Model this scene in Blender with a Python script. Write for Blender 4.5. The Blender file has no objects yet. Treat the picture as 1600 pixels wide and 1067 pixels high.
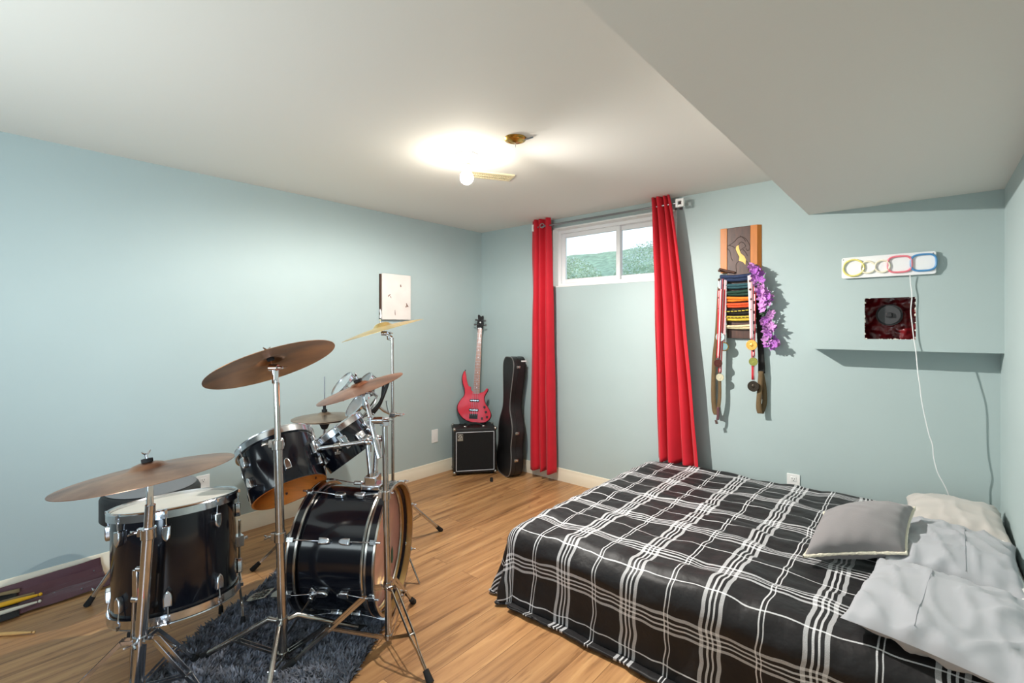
import bpy, bmesh, math, random
from math import sin, cos, pi, radians, sqrt, atan2
from mathutils import Vector, Matrix, noise
random.seed(7)
SC = bpy.context.scene
COL = SC.collection
V = Vector

# ------------------------------------------------------------------ camera, world, lights, exposure
YAW, FPX, HORIZON = 0.7151, 747.6, 511.13
CAM = V((3.5595, -3.6052, 1.4043))
cd = bpy.data.cameras.new('camera')
cam = bpy.data.objects.new('camera', cd)
COL.objects.link(cam)
cam.location = CAM
cam.rotation_euler = (pi / 2, 0, YAW)
cd.sensor_fit = 'HORIZONTAL'
cd.sensor_width = 36.0
cd.lens = FPX / 1600 * 36.0
cd.shift_y = (HORIZON - 533.5) / 1600
cd.clip_start = 0.02
SC.camera = cam

world = bpy.data.worlds.new('daylight')
SC.world = world
world.use_nodes = True
wn, wl = world.node_tree.nodes, world.node_tree.links
wn.clear()
w_out = wn.new('ShaderNodeOutputWorld')
w_bg = wn.new('ShaderNodeBackground')
w_geo = wn.new('ShaderNodeTexCoord')
w_sep = wn.new('ShaderNodeSeparateXYZ')
w_ramp = wn.new('ShaderNodeValToRGB')
w_ramp.color_ramp.elements[0].position = 0.0
w_ramp.color_ramp.elements[0].color = (0.86, 0.9, 0.93, 1)
w_ramp.color_ramp.elements[1].position = 0.6
w_ramp.color_ramp.elements[1].color = (0.42, 0.62, 0.92, 1)
wl.new(w_geo.outputs['Generated'], w_sep.inputs[0])
wl.new(w_sep.outputs['Z'], w_ramp.inputs[0])
wl.new(w_ramp.outputs[0], w_bg.inputs[0])
w_bg.inputs[1].default_value = 1.6
wl.new(w_bg.outputs[0], w_out.inputs[0])

BULB = V((1.5485, -1.6888, 2.268))
BULB_GLOW = 72.0
sl = bpy.data.lights.new('bulb_light', 'SPOT')          # the LED bulb throws its light below its opaque neck
sl.energy, sl.color, sl.spot_size, sl.spot_blend, sl.shadow_soft_size = 92, (1.0, 0.965, 0.91), pi, 0.38, 0.010
slo = bpy.data.objects.new('bulb_light', sl); COL.objects.link(slo); slo.location = BULB
slo.rotation_euler = V((-0.07, 0.03, -1)).to_track_quat('-Z', 'Y').to_euler()
# extra spot added at the bulb to brighten the bed and boxed wall
s2 = bpy.data.lights.new('bulb_added_spot', 'SPOT')
s2.energy, s2.color, s2.spot_size, s2.spot_blend, s2.shadow_soft_size = 160, (1.0, 0.965, 0.91), radians(128), 1.0, 0.010
s2o = bpy.data.objects.new('bulb_added_spot', s2); COL.objects.link(s2o); s2o.location = BULB
s2o.rotation_euler = V((1.85, 1.05, -1.75)).to_track_quat('-Z', 'Y').to_euler()
def area_light(name, loc, target, size, size_y, power, color):
    l = bpy.data.lights.new(name, 'AREA')
    l.shape = 'RECTANGLE'
    l.size, l.size_y, l.energy, l.color = size, size_y, power, color
    o = bpy.data.objects.new(name, l)
    o.location = loc
    o.rotation_euler = (V(target) - V(loc)).to_track_quat('-Z', 'Y').to_euler()
    COL.objects.link(o)
    return o
# two fill lights added behind the camera, for the ceiling and left wall
area_light('rear_fill', (1.8, -4.4, 1.15), (1.8, -3.4, 2.4), 1.6, 0.8, 23, (0.84, 0.97, 1.0))
dl = area_light('cool_side_fill', (3.5, -4.95, 1.25), (0.0, -3.0, 0.9), 0.9, 1.9, 21, (0.64, 0.82, 1.0))
dl.data.spread = radians(95)

SC.view_settings.view_transform = 'Standard'
SC.view_settings.look = 'None'
SC.view_settings.gamma = 1.0
SC.view_settings.use_curve_mapping = False
SC.view_settings.exposure = 0.28
try:
    SC.cycles.use_denoising = True
    SC.cycles.max_bounces = 10
    SC.cycles.diffuse_bounces = 6
    SC.cycles.glossy_bounces = 5
    SC.cycles.sample_clamp_indirect = 6.0
except Exception:
    pass

# ------------------------------------------------------------------ geometry helpers
FWD = V((-sin(YAW), cos(YAW), 0))
RGT = V((cos(YAW), sin(YAW), 0))
UP = V((0, 0, 1))
def ray(x, y): return FWD + RGT * ((x - 800) / FPX) + UP * ((HORIZON - y) / FPX)
def deep(x, y, d): return CAM + ray(x, y) * d                       # a point d metres in front of the camera plane
def on_y(x, y, Y=0.0): r = ray(x, y); return CAM + r * ((Y - CAM.y) / r.y)
def on_x(x, y, X=0.0): r = ray(x, y); return CAM + r * ((X - CAM.x) / r.x)
def on_z(x, y, Z=0.0): r = ray(x, y); return CAM + r * ((Z - CAM.z) / r.z)

def basis(ax):
    ax = V(ax).normalized()
    a = ax.cross(UP)
    if a.length < 1e-3: a = V((1, 0, 0))
    a.normalize()
    return a, ax.cross(a).normalized(), ax

class MB:
    def __init__(s): s.v, s.f, s.uv = [], [], None
    def add(s, vs, fs):
        k = len(s.v); s.v += [V(p) for p in vs]; s.f += [tuple(i + k for i in f) for f in fs]; return s
    def box(s, c, size, R=None):
        c = V(c); hx, hy, hz = (q / 2 for q in size)
        ps = [V((x, y, z)) for x in (-hx, hx) for y in (-hy, hy) for z in (-hz, hz)]
        if R is not None: ps = [R @ p for p in ps]
        return s.add([c + p for p in ps], [(0, 1, 3, 2), (4, 6, 7, 5), (0, 4, 5, 1), (2, 3, 7, 6), (0, 2, 6, 4), (1, 5, 7, 3)])
    def span(s, x0, x1, y0, y1, z0, z1):
        return s.box(((x0 + x1) / 2, (y0 + y1) / 2, (z0 + z1) / 2), (x1 - x0, y1 - y0, z1 - z0))
    def bar(s, p0, p1, w, t, up=UP):
        p0, p1 = V(p0), V(p1); d = (p1 - p0); L = d.length; d.normalize()
        a = d.cross(V(up))
        if a.length < 1e-3: a = d.cross(V((1, 0, 0)))
        a.normalize(); b = a.cross(d)
        R = Matrix((a, d, b)).transposed()
        return s.box((p0 + p1) / 2, (w, L, t), R)
    def tube(s, pts, r, n=12, caps=True):
        pts = [V(p) for p in pts]; m = len(pts)
        rs = r if isinstance(r, (list, tuple)) else [r] * m
        d0 = (pts[1] - pts[0]).normalized(); a, b, _ = basis(d0)
        vs, fs = [], []
        for i, p in enumerate(pts):
            if i == 0: d = pts[1] - pts[0]
            elif i == m - 1: d = pts[-1] - pts[-2]
            else: d = (pts[i + 1] - p).normalized() + (p - pts[i - 1]).normalized()
            d.normalize()
            a = a - d * a.dot(d); a.normalize(); b = d.cross(a)
            for k in range(n):
                t = 2 * pi * k / n
                vs.append(p + (a * cos(t) + b * sin(t)) * rs[i])
        for i in range(m - 1):
            for k in range(n):
                k2 = (k + 1) % n
                fs.append((i * n + k, i * n + k2, (i + 1) * n + k2, (i + 1) * n + k))
        if caps:
            fs.append(tuple(range(n - 1, -1, -1))); fs.append(tuple((m - 1) * n + k for k in range(n)))
        return s.add(vs, fs)
    def rod(s, p0, p1, r, n=14): return s.tube([p0, p1], r, n)
    def lathe(s, prof, o, ax, n=40, closed=False):
        o = V(o); a, b, c = basis(ax); vs, fs = [], []
        m = len(prof)
        for (r, h) in prof:
            for k in range(n):
                t = 2 * pi * k / n
                vs.append(o + c * h + (a * cos(t) + b * sin(t)) * max(r, 1e-5))
        for i in range(m if closed else m - 1):
            j = (i + 1) % m
            for k in range(n):
                k2 = (k + 1) % n
                fs.append((i * n + k, i * n + k2, j * n + k2, j * n + k))
        return s.add(vs, fs)
    def prism(s, outline, o, u, v, w, t):
        o, u, v, w = V(o), V(u), V(v), V(w); n = len(outline)
        vs = [o + u * p[0] + v * p[1] for p in outline] + [o + u * p[0] + v * p[1] + w * t for p in outline]
        fs = [tuple(range(n - 1, -1, -1)), tuple(range(n, 2 * n))]
        for k in range(n):
            k2 = (k + 1) % n; fs.append((k, k2, n + k2, n + k))
        return s.add(vs, fs)
    def ball(s, c, r, n=12, sc=(1, 1, 1), R=None):
        c = V(c); vs, fs = [], []
        for i in range(n + 1):
            th = pi * i / n
            for k in range(n * 2):
                ph = pi * k / n
                p = V((sin(th) * cos(ph) * sc[0], sin(th) * sin(ph) * sc[1], cos(th) * sc[2])) * r
                vs.append(c + (R @ p if R is not None else p))
        w = n * 2
        for i in range(n):
            for k in range(w):
                k2 = (k + 1) % w
                fs.append((i * w + k, (i + 1) * w + k, (i + 1) * w + k2, i * w + k2))
        return s.add(vs, fs)
    def ring(s, c, ax, R, r, n=40, m=10, sy=1.0):
        a, b, x = basis(ax)
        return s.lathe([(R + r * cos(2 * pi * k / m), r * sy * sin(2 * pi * k / m)) for k in range(m)], c, ax, n, True)
    def grid(s, fn, nu, nv, uvfn=None):
        base = len(s.v)
        vs = [V(fn(i / nu, j / nv)) for j in range(nv + 1) for i in range(nu + 1)]
        fs = [(j * (nu + 1) + i, j * (nu + 1) + i + 1, (j + 1) * (nu + 1) + i + 1, (j + 1) * (nu + 1) + i) for j in range(nv) for i in range(nu)]
        if uvfn:
            s.uv = s.uv or {}
            for j in range(nv + 1):
                for i in range(nu + 1): s.uv[base + j * (nu + 1) + i] = uvfn(i / nu, j / nv)
        return s.add(vs, fs)
    def build(s, name, m, parent=None, bevel=0, sub=0, ang=40, solid=0, loc=None, seg=2):
        org = V((0, 0, 0))
        if parent is not None: org = V(parent['_o'])
        elif loc is not None: org = V(loc)
        me = bpy.data.meshes.new(name)
        me.from_pydata([p - org for p in s.v], [], s.f)
        bm = bmesh.new(); bm.from_mesh(me)
        bmesh.ops.recalc_face_normals(bm, faces=bm.faces)
        bm.to_mesh(me); bm.free()
        if s.uv:
            ul = me.uv_layers.new(name='UVMap')
            for lp in me.loops: ul.data[lp.index].uv = s.uv.get(lp.vertex_index, (0, 0))
        for p in me.polygons: p.use_smooth = True
        me.set_sharp_from_angle(angle=radians(ang))
        me.materials.append(m)
        o = bpy.data.objects.new(name, me); COL.objects.link(o)
        if parent is not None:
            o.parent = parent
            ROOTS[o.name] = org
        else: o.location = org
        o['_o'] = tuple(org)
        if solid:
            md = o.modifiers.new('thickness', 'SOLIDIFY'); md.thickness = solid; md.offset = 0
        if bevel:
            md = o.modifiers.new('edges', 'BEVEL'); md.width = bevel; md.segments = seg; md.limit_method = 'ANGLE'; md.angle_limit = radians(40)
        if sub:
            md = o.modifiers.new('smooth', 'SUBSURF'); md.levels = sub; md.render_levels = sub
        return o
ROOTS = {}
def thing(name, label, cat, loc, group=None):
    o = bpy.data.objects.new(name, None); COL.objects.link(o)
    o.location = V(loc); o.empty_display_size = 0.05
    o['_o'] = tuple(V(loc)); tag(o, label, cat, group); return o
def tag(o, label, cat, group=None, kind=None):
    o['label'] = label; o['category'] = cat
    if group: o['group'] = group
    if kind: o['kind'] = kind
    return o
def struct(o): o['kind'] = 'structure'; return o

# ------------------------------------------------------------------ materials
def lin(c): return tuple(((q / 255) / 12.92 if q / 255 <= 0.04045 else ((q / 255 + 0.055) / 1.055) ** 2.4) for q in c)
def mat(name, rgb, rough=0.5, metal=0.0, coat=0.0, var=0.0, vscale=6.0, bump=0.0, bscale=60.0, sheen=0.0, spec=None, trans=0.0, stretch=None):
    """rgb is sRGB 0-255"""
    m = bpy.data.materials.new(name); m.use_nodes = True
    nt = m.node_tree; b = nt.nodes['Principled BSDF']
    c = lin(rgb)
    b.inputs['Base Color'].default_value = (*c, 1)
    b.inputs['Roughness'].default_value = rough
    b.inputs['Metallic'].default_value = metal
    b.inputs['Coat Weight'].default_value = coat
    b.inputs['Coat Roughness'].default_value = 0.06
    b.inputs['Sheen Weight'].default_value = sheen
    b.inputs['Transmission Weight'].default_value = trans
    if spec is not None: b.inputs['Specular IOR Level'].default_value = spec
    tc = nt.nodes.new('ShaderNodeTexCoord')
    mp = nt.nodes.new('ShaderNodeMapping')
    nt.links.new(tc.outputs['Object'], mp.inputs[0])
    if stretch: mp.inputs['Scale'].default_value = stretch
    n = nt.nodes.new('ShaderNodeTexNoise'); n.inputs['Scale'].default_value = vscale; n.inputs['Detail'].default_value = 5
    nt.links.new(mp.outputs[0], n.inputs['Vector'])
    if var:
        r = nt.nodes.new('ShaderNodeMapRange')
        r.inputs['From Min'].default_value = 0.25; r.inputs['From Max'].default_value = 0.75
        r.inputs['To Min'].default_value = 1 - var; r.inputs['To Max'].default_value = 1 + var
        nt.links.new(n.outputs[0], r.inputs[0])
        mx = nt.nodes.new('ShaderNodeVectorMath'); mx.operation = 'SCALE'
        mx.inputs[0].default_value = c
        nt.links.new(r.outputs[0], mx.inputs['Scale'])
        nt.links.new(mx.outputs[0], b.inputs['Base Color'])
    if bump:
        n2 = nt.nodes.new('ShaderNodeTexNoise'); n2.inputs['Scale'].default_value = bscale; n2.inputs['Detail'].default_value = 4
        nt.links.new(mp.outputs[0], n2.inputs['Vector'])
        bp = nt.nodes.new('ShaderNodeBump'); bp.inputs['Strength'].default_value = bump; bp.inputs['Distance'].default_value = 0.01
        nt.links.new(n2.outputs[0], bp.inputs['Height']); nt.links.new(bp.outputs[0], b.inputs['Normal'])
    return m

def emit(name, rgb, strength):
    m = bpy.data.materials.new(name); m.use_nodes = True
    nt = m.node_tree; nt.nodes.clear()
    o = nt.nodes.new('ShaderNodeOutputMaterial'); e = nt.nodes.new('ShaderNodeEmission')
    e.inputs[0].default_value = (*lin(rgb), 1); e.inputs[1].default_value = strength
    nt.links.new(e.outputs[0], o.inputs[0]); return m

def floor_mat():
    m = bpy.data.materials.new('laminate_planks'); m.use_nodes = True
    nt = m.node_tree; N, L = nt.nodes, nt.links; b = N['Principled BSDF']
    tc = N.new('ShaderNodeTexCoord')
    sep = N.new('ShaderNodeSeparateXYZ'); L.new(tc.outputs['Object'], sep.inputs[0])
    cmb = N.new('ShaderNodeCombineXYZ'); L.new(sep.outputs['Y'], cmb.inputs['X']); L.new(sep.outputs['X'], cmb.inputs['Y'])
    br = N.new('ShaderNodeTexBrick'); L.new(cmb.outputs[0], br.inputs['Vector'])
    br.offset = 0.37; br.inputs['Scale'].default_value = 1.0
    br.inputs['Brick Width'].default_value = 1.25; br.inputs['Row Height'].default_value = 0.128
    br.inputs['Mortar Size'].default_value = 0.0013; br.inputs['Mortar Smooth'].default_value = 0.2
    br.inputs['Color1'].default_value = (0, 0, 0, 1); br.inputs['Color2'].default_value = (1, 1, 1, 1); br.inputs['Mortar'].default_value = (0.3, 0.3, 0.3, 1)
    # shift the grain from plank to plank
    off = N.new('ShaderNodeVectorMath'); off.operation = 'MULTIPLY_ADD'
    L.new(br.outputs['Color'], off.inputs[0]); off.inputs[1].default_value = (3.7, 9.1, 0); L.new(tc.outputs['Object'], off.inputs[2])
    def noi(scale, detail, dist, rough=0.6):
        mp = N.new('ShaderNodeMapping'); mp.inputs['Scale'].default_value = scale; L.new(off.outputs[0], mp.inputs[0])
        n = N.new('ShaderNodeTexNoise'); n.inputs['Scale'].default_value = 1; n.inputs['Detail'].default_value = detail
        n.inputs['Distortion'].default_value = dist; n.inputs['Roughness'].default_value = rough
        L.new(mp.outputs[0], n.inputs['Vector']); return n
    g = noi((20, 1.3, 1), 7, 0.7)
    ra = N.new('ShaderNodeValToRGB'); L.new(g.outputs[0], ra.inputs[0])
    el = ra.color_ramp.elements
    el[0].position = 0.28; el[0].color = (*lin((122, 84, 50)), 1)
    el[1].position = 0.72; el[1].color = (*lin((208, 164, 114)), 1)
    e = el.new(0.45); e.color = (*lin((176, 130, 86)), 1)
    e = el.new(0.58); e.color = (*lin((192, 146, 98)), 1)
    # dark streaks and knots
    k = noi((14, 1.5, 1), 5, 1.8)
    kr = N.new('ShaderNodeValToRGB'); L.new(k.outputs[0], kr.inputs[0])
    kr.color_ramp.elements[0].position = 0.58; kr.color_ramp.elements[0].color = (1, 1, 1, 1)
    kr.color_ramp.elements[1].position = 0.74; kr.color_ramp.elements[1].color = (0.40, 0.32, 0.27, 1)
    mx = N.new('ShaderNodeMix'); mx.data_type = 'RGBA'; mx.blend_type = 'MULTIPLY'; mx.inputs[0].default_value = 1.0
    L.new(ra.outputs[0], mx.inputs[6]); L.new(kr.outputs[0], mx.inputs[7])
    # tone of each plank
    pr = N.new('ShaderNodeValToRGB'); L.new(br.outputs['Color'], pr.inputs[0])
    pr.color_ramp.elements[0].color = (0.8, 0.77, 0.74, 1); pr.color_ramp.elements[1].color = (1.1, 1.08, 1.06, 1)
    m2 = N.new('ShaderNodeMix'); m2.data_type = 'RGBA'; m2.blend_type = 'MULTIPLY'; m2.inputs[0].default_value = 1.0
    L.new(mx.outputs[2], m2.inputs[6]); L.new(pr.outputs[0], m2.inputs[7])
    sm = N.new('ShaderNodeMix'); sm.data_type = 'RGBA'; L.new(br.outputs['Fac'], sm.inputs[0])
    L.new(m2.outputs[2], sm.inputs[6]); sm.inputs[7].default_value = (*lin((118, 80, 50)), 1)
    L.new(sm.outputs[2], b.inputs['Base Color'])
    b.inputs['Roughness'].default_value = 0.36
    bp = N.new('ShaderNodeBump'); bp.inputs['Strength'].default_value = 0.12; bp.inputs['Distance'].default_value = 0.004
    L.new(g.outputs[0], bp.inputs['Height']); L.new(bp.outputs[0], b.inputs['Normal'])
    return m

def plaid_mat():
    m = bpy.data.materials.new('plaid_cloth'); m.use_nodes = True
    nt = m.node_tree; N, L = nt.nodes, nt.links; b = N['Principled BSDF']
    tc = N.new('ShaderNodeTexCoord'); sep = N.new('ShaderNodeSeparateXYZ'); L.new(tc.outputs['UV'], sep.inputs[0])
    def stripes(sock, spec):
        d = N.new('ShaderNodeMath'); d.operation = 'DIVIDE'; L.new(sock, d.inputs[0]); d.inputs[1].default_value = 0.335
        f = N.new('ShaderNodeMath'); f.operation = 'FRACT'; L.new(d.outputs[0], f.inputs[0])
        r = N.new('ShaderNodeValToRGB'); L.new(f.outputs[0], r.inputs[0]); r.color_ramp.interpolation = 'CONSTANT'
        els = r.color_ramp.elements
        while len(els) > 1: els.remove(els[-1])
        els[0].position = 0; els[0].color = (0, 0, 0, 1)
        for (a, c, val) in spec:
            e = els.new(a); e.color = (val, val, val, 1)
            e = els.new(c); e.color = (0, 0, 0, 1)
        return r.outputs[0]
    # column band: wide, two fine lines, wide; between bands a pair of fine lines
    cu = stripes(sep.outputs['X'], [(0.068, 0.112, 0.66), (0.148, 0.17, 0.85), (0.2, 0.222, 0.85), (0.254, 0.298, 0.66), (0.655, 0.668, 0.9), (0.7, 0.713, 0.9)])
    cv = stripes(sep.outputs['Y'], [(0.068, 0.1, 0.66), (0.135, 0.155, 0.85), (0.185, 0.205, 0.85), (0.242, 0.274, 0.66), (0.66, 0.674, 0.9)])
    su = N.new('ShaderNodeMath'); su.operation = 'MAXIMUM'; L.new(cu, su.inputs[0]); L.new(cv, su.inputs[1])
    ad = N.new('ShaderNodeMath'); ad.operation = 'MULTIPLY_ADD'; L.new(cu, ad.inputs[0]); L.new(cv, ad.inputs[1]); L.new(su.outputs[0], ad.inputs[2])
    # twill weave breaks the white threads up
    wv = N.new('ShaderNodeTexNoise'); wv.inputs['Scale'].default_value = 420; L.new(tc.outputs['UV'], wv.inputs['Vector'])
    mr = N.new('ShaderNodeMapRange'); L.new(wv.outputs[0], mr.inputs[0]); mr.inputs['From Min'].default_value = 0.3; mr.inputs['From Max'].default_value = 0.7
    mr.inputs['To Min'].default_value = 0.6; mr.inputs['To Max'].default_value = 1.0
    mu = N.new('ShaderNodeMath'); mu.operation = 'MULTIPLY'; mu.use_clamp = True; L.new(ad.outputs[0], mu.inputs[0]); L.new(mr.outputs[0], mu.inputs[1])
    mx = N.new('ShaderNodeMix'); mx.data_type = 'RGBA'; L.new(mu.outputs[0], mx.inputs[0])
    mx.inputs[6].default_value = (*lin((22, 20, 22)), 1); mx.inputs[7].default_value = (*lin((238, 238, 240)), 1)
    L.new(mx.outputs[2], b.inputs['Base Color'])
    b.inputs['Roughness'].default_value = 0.55; b.inputs['Specular IOR Level'].default_value = 0.4
    b.inputs['Sheen Weight'].default_value = 0.04
    n2 = N.new('ShaderNodeTexNoise'); n2.inputs['Scale'].default_value = 14; n2.inputs['Detail'].default_value = 3; L.new(tc.outputs['UV'], n2.inputs['Vector'])
    bp = N.new('ShaderNodeBump'); bp.inputs['Strength'].default_value = 0.35; bp.inputs['Distance'].default_value = 0.02
    L.new(n2.outputs[0], bp.inputs['Height']); L.new(bp.outputs[0], b.inputs['Normal'])
    return m

def cymbal_mat(name, c0, c1, rough, ax_o=None):
    """lathed bronze: fine rings round the object's own origin plus tarnish"""
    m = bpy.data.materials.new(name); m.use_nodes = True
    nt = m.node_tree; N, L = nt.nodes, nt.links; b = N['Principled BSDF']
    tc = N.new('ShaderNodeTexCoord')
    ln = N.new('ShaderNodeVectorMath'); ln.operation = 'LENGTH'; L.new(tc.outputs['Object'], ln.inputs[0])
    n = N.new('ShaderNodeTexNoise'); n.inputs['Scale'].default_value = 5; n.inputs['Detail'].default_value = 6; L.new(tc.outputs['Object'], n.inputs['Vector'])
    r = N.new('ShaderNodeValToRGB'); L.new(n.outputs[0], r.inputs[0])
    r.color_ramp.elements[0].position = 0.35; r.color_ramp.elements[0].color = (*lin(c0), 1)
    r.color_ramp.elements[1].position = 0.68; r.color_ramp.elements[1].color = (*lin(c1), 1)
    L.new(r.outputs[0], b.inputs['Base Color'])
    b.inputs['Metallic'].default_value = 0.9; b.inputs['Roughness'].default_value = rough
    mu = N.new('ShaderNodeMath'); mu.operation = 'MULTIPLY'; L.new(ln.outputs['Value'], mu.inputs[0]); mu.inputs[1].default_value = 1500
    si = N.new('ShaderNodeMath'); si.operation = 'SINE'; L.new(mu.outputs[0], si.inputs[0])
    bp = N.new('ShaderNodeBump'); bp.inputs['Strength'].default_value = 0.12; bp.inputs['Distance'].default_value = 0.001
    L.new(si.outputs[0], bp.inputs['Height']); L.new(bp.outputs[0], b.inputs['Normal'])
    return m

M = {}
M['wall'] = mat('wall_paint', (172, 188, 188), 0.62, var=0.02, vscale=2.5, bump=0.03, bscale=220)
M['ceil'] = mat('ceiling_paint', (226, 224, 218), 0.8, bump=0.03, bscale=150)
M['trim'] = mat('baseboard_paint', (236, 226, 204), 0.45, bump=0.02, bscale=40)
M['white'] = mat('white_paint', (236, 236, 234), 0.4)
M['vinyl'] = mat('white_vinyl', (240, 241, 242), 0.35)
M['floor'] = floor_mat()
M['chrome'] = mat('chrome', (214, 216, 220), 0.16, 1.0, var=0.1, vscale=30)
M['chrome_old'] = mat('worn_chrome', (190, 186, 180), 0.24, 1.0, var=0.18, vscale=24)
M['steel'] = mat('dull_steel', (150, 152, 156), 0.32, 1.0)
M['shell'] = mat('black_lacquer', (12, 14, 21), 0.16, coat=0.35, spec=0.4)
M['wood_in'] = mat('bare_birch_inside', (214, 124, 48), 0.5, var=0.22, vscale=9, stretch=(1, 1, 6))
M['head_white'] = mat('white_drum_skin', (226, 220, 210), 0.5, var=0.05, vscale=8)
M['head_tinted'] = mat('reflection_tinted_drum_skin', (214, 160, 150), 0.4, coat=0.4, var=0.32, vscale=5)  # pink tone stands in for reflections in the glossy head
M['black'] = mat('black_plastic', (18, 18, 19), 0.45)
M['rubber'] = mat('black_rubber', (20, 20, 20), 0.8)
M['tolex'] = mat('black_vinyl_cloth', (24, 22, 21), 0.55, bump=0.4, bscale=260)
M['felt'] = mat('dark_felt', (34, 32, 32), 0.95)
M['red_cloth'] = mat('red_curtain_cloth', (196, 6, 34), 0.75, sheen=0.15, var=0.05, vscale=12, bump=0.06, bscale=300)
M['brass'] = mat('brass', (200, 160, 80), 0.25, 1.0, var=0.3, vscale=30)
M['beige'] = mat('beige_plastic', (228, 214, 178), 0.5)

# ------------------------------------------------------------------ the room
W, D_, H = 3.851, 5.2, 2.4
XB, ZB, YB, ZBOX = 3.0046, 2.0986, -0.1704, 1.2714        # bulkhead edge, its underside, the boxed-in pipe's face and underside
WX0, WX1, WZ0, WZ1 = 0.925, 2.105, 1.772, 2.318            # window opening
floor = struct(MB().span(-0.2, W + 0.2, -D_ - 0.2, 0.2, -0.12, 0).build('floor', M['floor']))
struct(MB().span(-0.2, W + 0.2, -D_ - 0.2, 0.2, H, H + 0.12).build('ceiling', M['ceil']))
struct(MB().span(-0.2, 0, -D_ - 0.2, 0.2, 0, H).build('wall_left', M['wall']))
struct(MB().span(W, W + 0.2, -D_ - 0.2, 0.2, 0, H).build('wall_right', M['wall']))
struct(MB().span(0, W, -D_ - 0.2, -D_, 0, H).build('wall_front', mat('light_absorbing_grey', (112, 118, 122), 0.6)))  # unseen wall, its grey picked to soak up bounced light
mb = MB()
mb.span(0, WX0, 0, 0.2, 0, H); mb.span(WX1, W, 0, 0.2, 0, H); mb.span(WX0, WX1, 0, 0.2, 0, WZ0); mb.span(WX0, WX1, 0, 0.2, WZ1, H)
struct(mb.build('wall_back', M['wall']))
struct(MB().span(XB, W, -D_, YB, ZB, H).build('ceiling_bulkhead', M['ceil']))
# boxed-in pipe: a wall box with a hole broken through its face
HX0, HX1, HZ0, HZ1 = 3.284, 3.511, 1.336, 1.571
mb = MB(); ft = 0.014
mb.span(XB, HX0, YB, YB + ft, ZBOX, H); mb.span(HX1, W, YB, YB + ft, ZBOX, H)
mb.span(HX0, HX1, YB, YB + ft, ZBOX, HZ0); mb.span(HX0, HX1, YB, YB + ft, HZ1, H)
mb.span(XB, XB + ft, YB + ft, 0, ZBOX, H); mb.span(XB + ft, W, YB + ft, 0, ZBOX, ZBOX + ft)
struct(mb.build('wall_box', M['wall']))
# baseboards with a stepped profile
def baseboard(name, p0, p1, nrm):
    p0, p1, nrm = V(p0), V(p1), V(nrm)
    prof = [(0, 0), (0.016, 0), (0.016, 0.062), (0.0135, 0.07), (0.012, 0.083), (0.009, 0.09), (0.0085, 0.103), (0.006, 0.112), (0, 0.1145)]
    n = len(prof)
    vs = [p + nrm * a + UP * h for p in (p0, p1) for a, h in prof]
    fs = [(i, (i + 1) % n, n + (i + 1) % n, n + i) for i in range(n)] + [tuple(range(n - 1, -1, -1)), tuple(range(n, 2 * n))]
    return struct(MB().add(vs, fs).build(name, M['trim'], ang=25))
baseboard('baseboard_left', (0, -D_, 0), (0, 0, 0), (1, 0, 0))
baseboard('baseboard_back', (0.016, 0, 0), (W, 0, 0), (0, -1, 0))
baseboard('baseboard_right', (W, -D_, 0), (W, -0.016, 0), (-1, 0, 0))

# window: jamb liner, outer frame, sliding sash with two panes
win = bpy.data.objects.new('window_1', None); COL.objects.link(win); win.location = (WX0, 0, WZ0); win['_o'] = (WX0, 0, WZ0); struct(win)
mb = MB(); t = 0.012
for (a, b_, c, d) in ((WX0, WX0 + t, WZ0, WZ1), (WX1 - t, WX1, WZ0, WZ1), (WX0, WX1, WZ0, WZ0 + t), (WX0, WX1, WZ1 - t, WZ1)): mb.span(a, b_, -0.004, 0.12, c, d)
mb.build('jamb_liner', M['white'], win)
def rect_frame(mb, x0, x1, z0, z1, y0, y1, w):
    mb.span(x0, x0 + w, y0, y1, z0, z1); mb.span(x1 - w, x1, y0, y1, z0, z1)
    mb.span(x0 + w, x1 - w, y0, y1, z0, z0 + w); mb.span(x0 + w, x1 - w, y0, y1, z1 - w, z1)
mb = MB(); rect_frame(mb, WX0 + t, WX1 - t, WZ0 + t, WZ1 - t, 0.075, 0.17, 0.03); mb.build('window_frame', M['vinyl'], win, bevel=0.004)
xm = 1.55
for (x0, x1, y0) in ((WX0 + 0.042, xm + 0.02, 0.095), (xm - 0.02, WX1 - 0.042, 0.125)):
    mb = MB(); rect_frame(mb, x0, x1, WZ0 + 0.042, WZ1 - 0.042, y0, y0 + 0.028, 0.038)
    sash = mb.build('sash', M['vinyl'], win, bevel=0.004)
    gm = M.get('glass')
    if gm is None:
        gm = bpy.data.materials.new('window_glass'); gm.use_nodes = True
        nt = gm.node_tree; bs = nt.nodes['Principled BSDF']
        tr = nt.nodes.new('ShaderNodeBsdfTransparent'); gl = nt.nodes.new('ShaderNodeBsdfGlossy'); gl.inputs['Roughness'].default_value = 0.02
        fr = nt.nodes.new('ShaderNodeFresnel'); fr.inputs[0].default_value = 1.45
        mxs = nt.nodes.new('ShaderNodeMixShader'); nt.links.new(fr.outputs[0], mxs.inputs[0])
        nt.links.new(tr.outputs[0], mxs.inputs[1]); nt.links.new(gl.outputs[0], mxs.inputs[2])
        nt.links.new(mxs.outputs[0], nt.nodes['Material Output'].inputs[0])
        M['glass'] = gm
    MB().span(x0 + 0.036, x1 - 0.036, y0 + 0.012, y0 + 0.016, WZ0 + 0.078, WZ1 - 0.078).build('pane', gm, sash)

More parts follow.
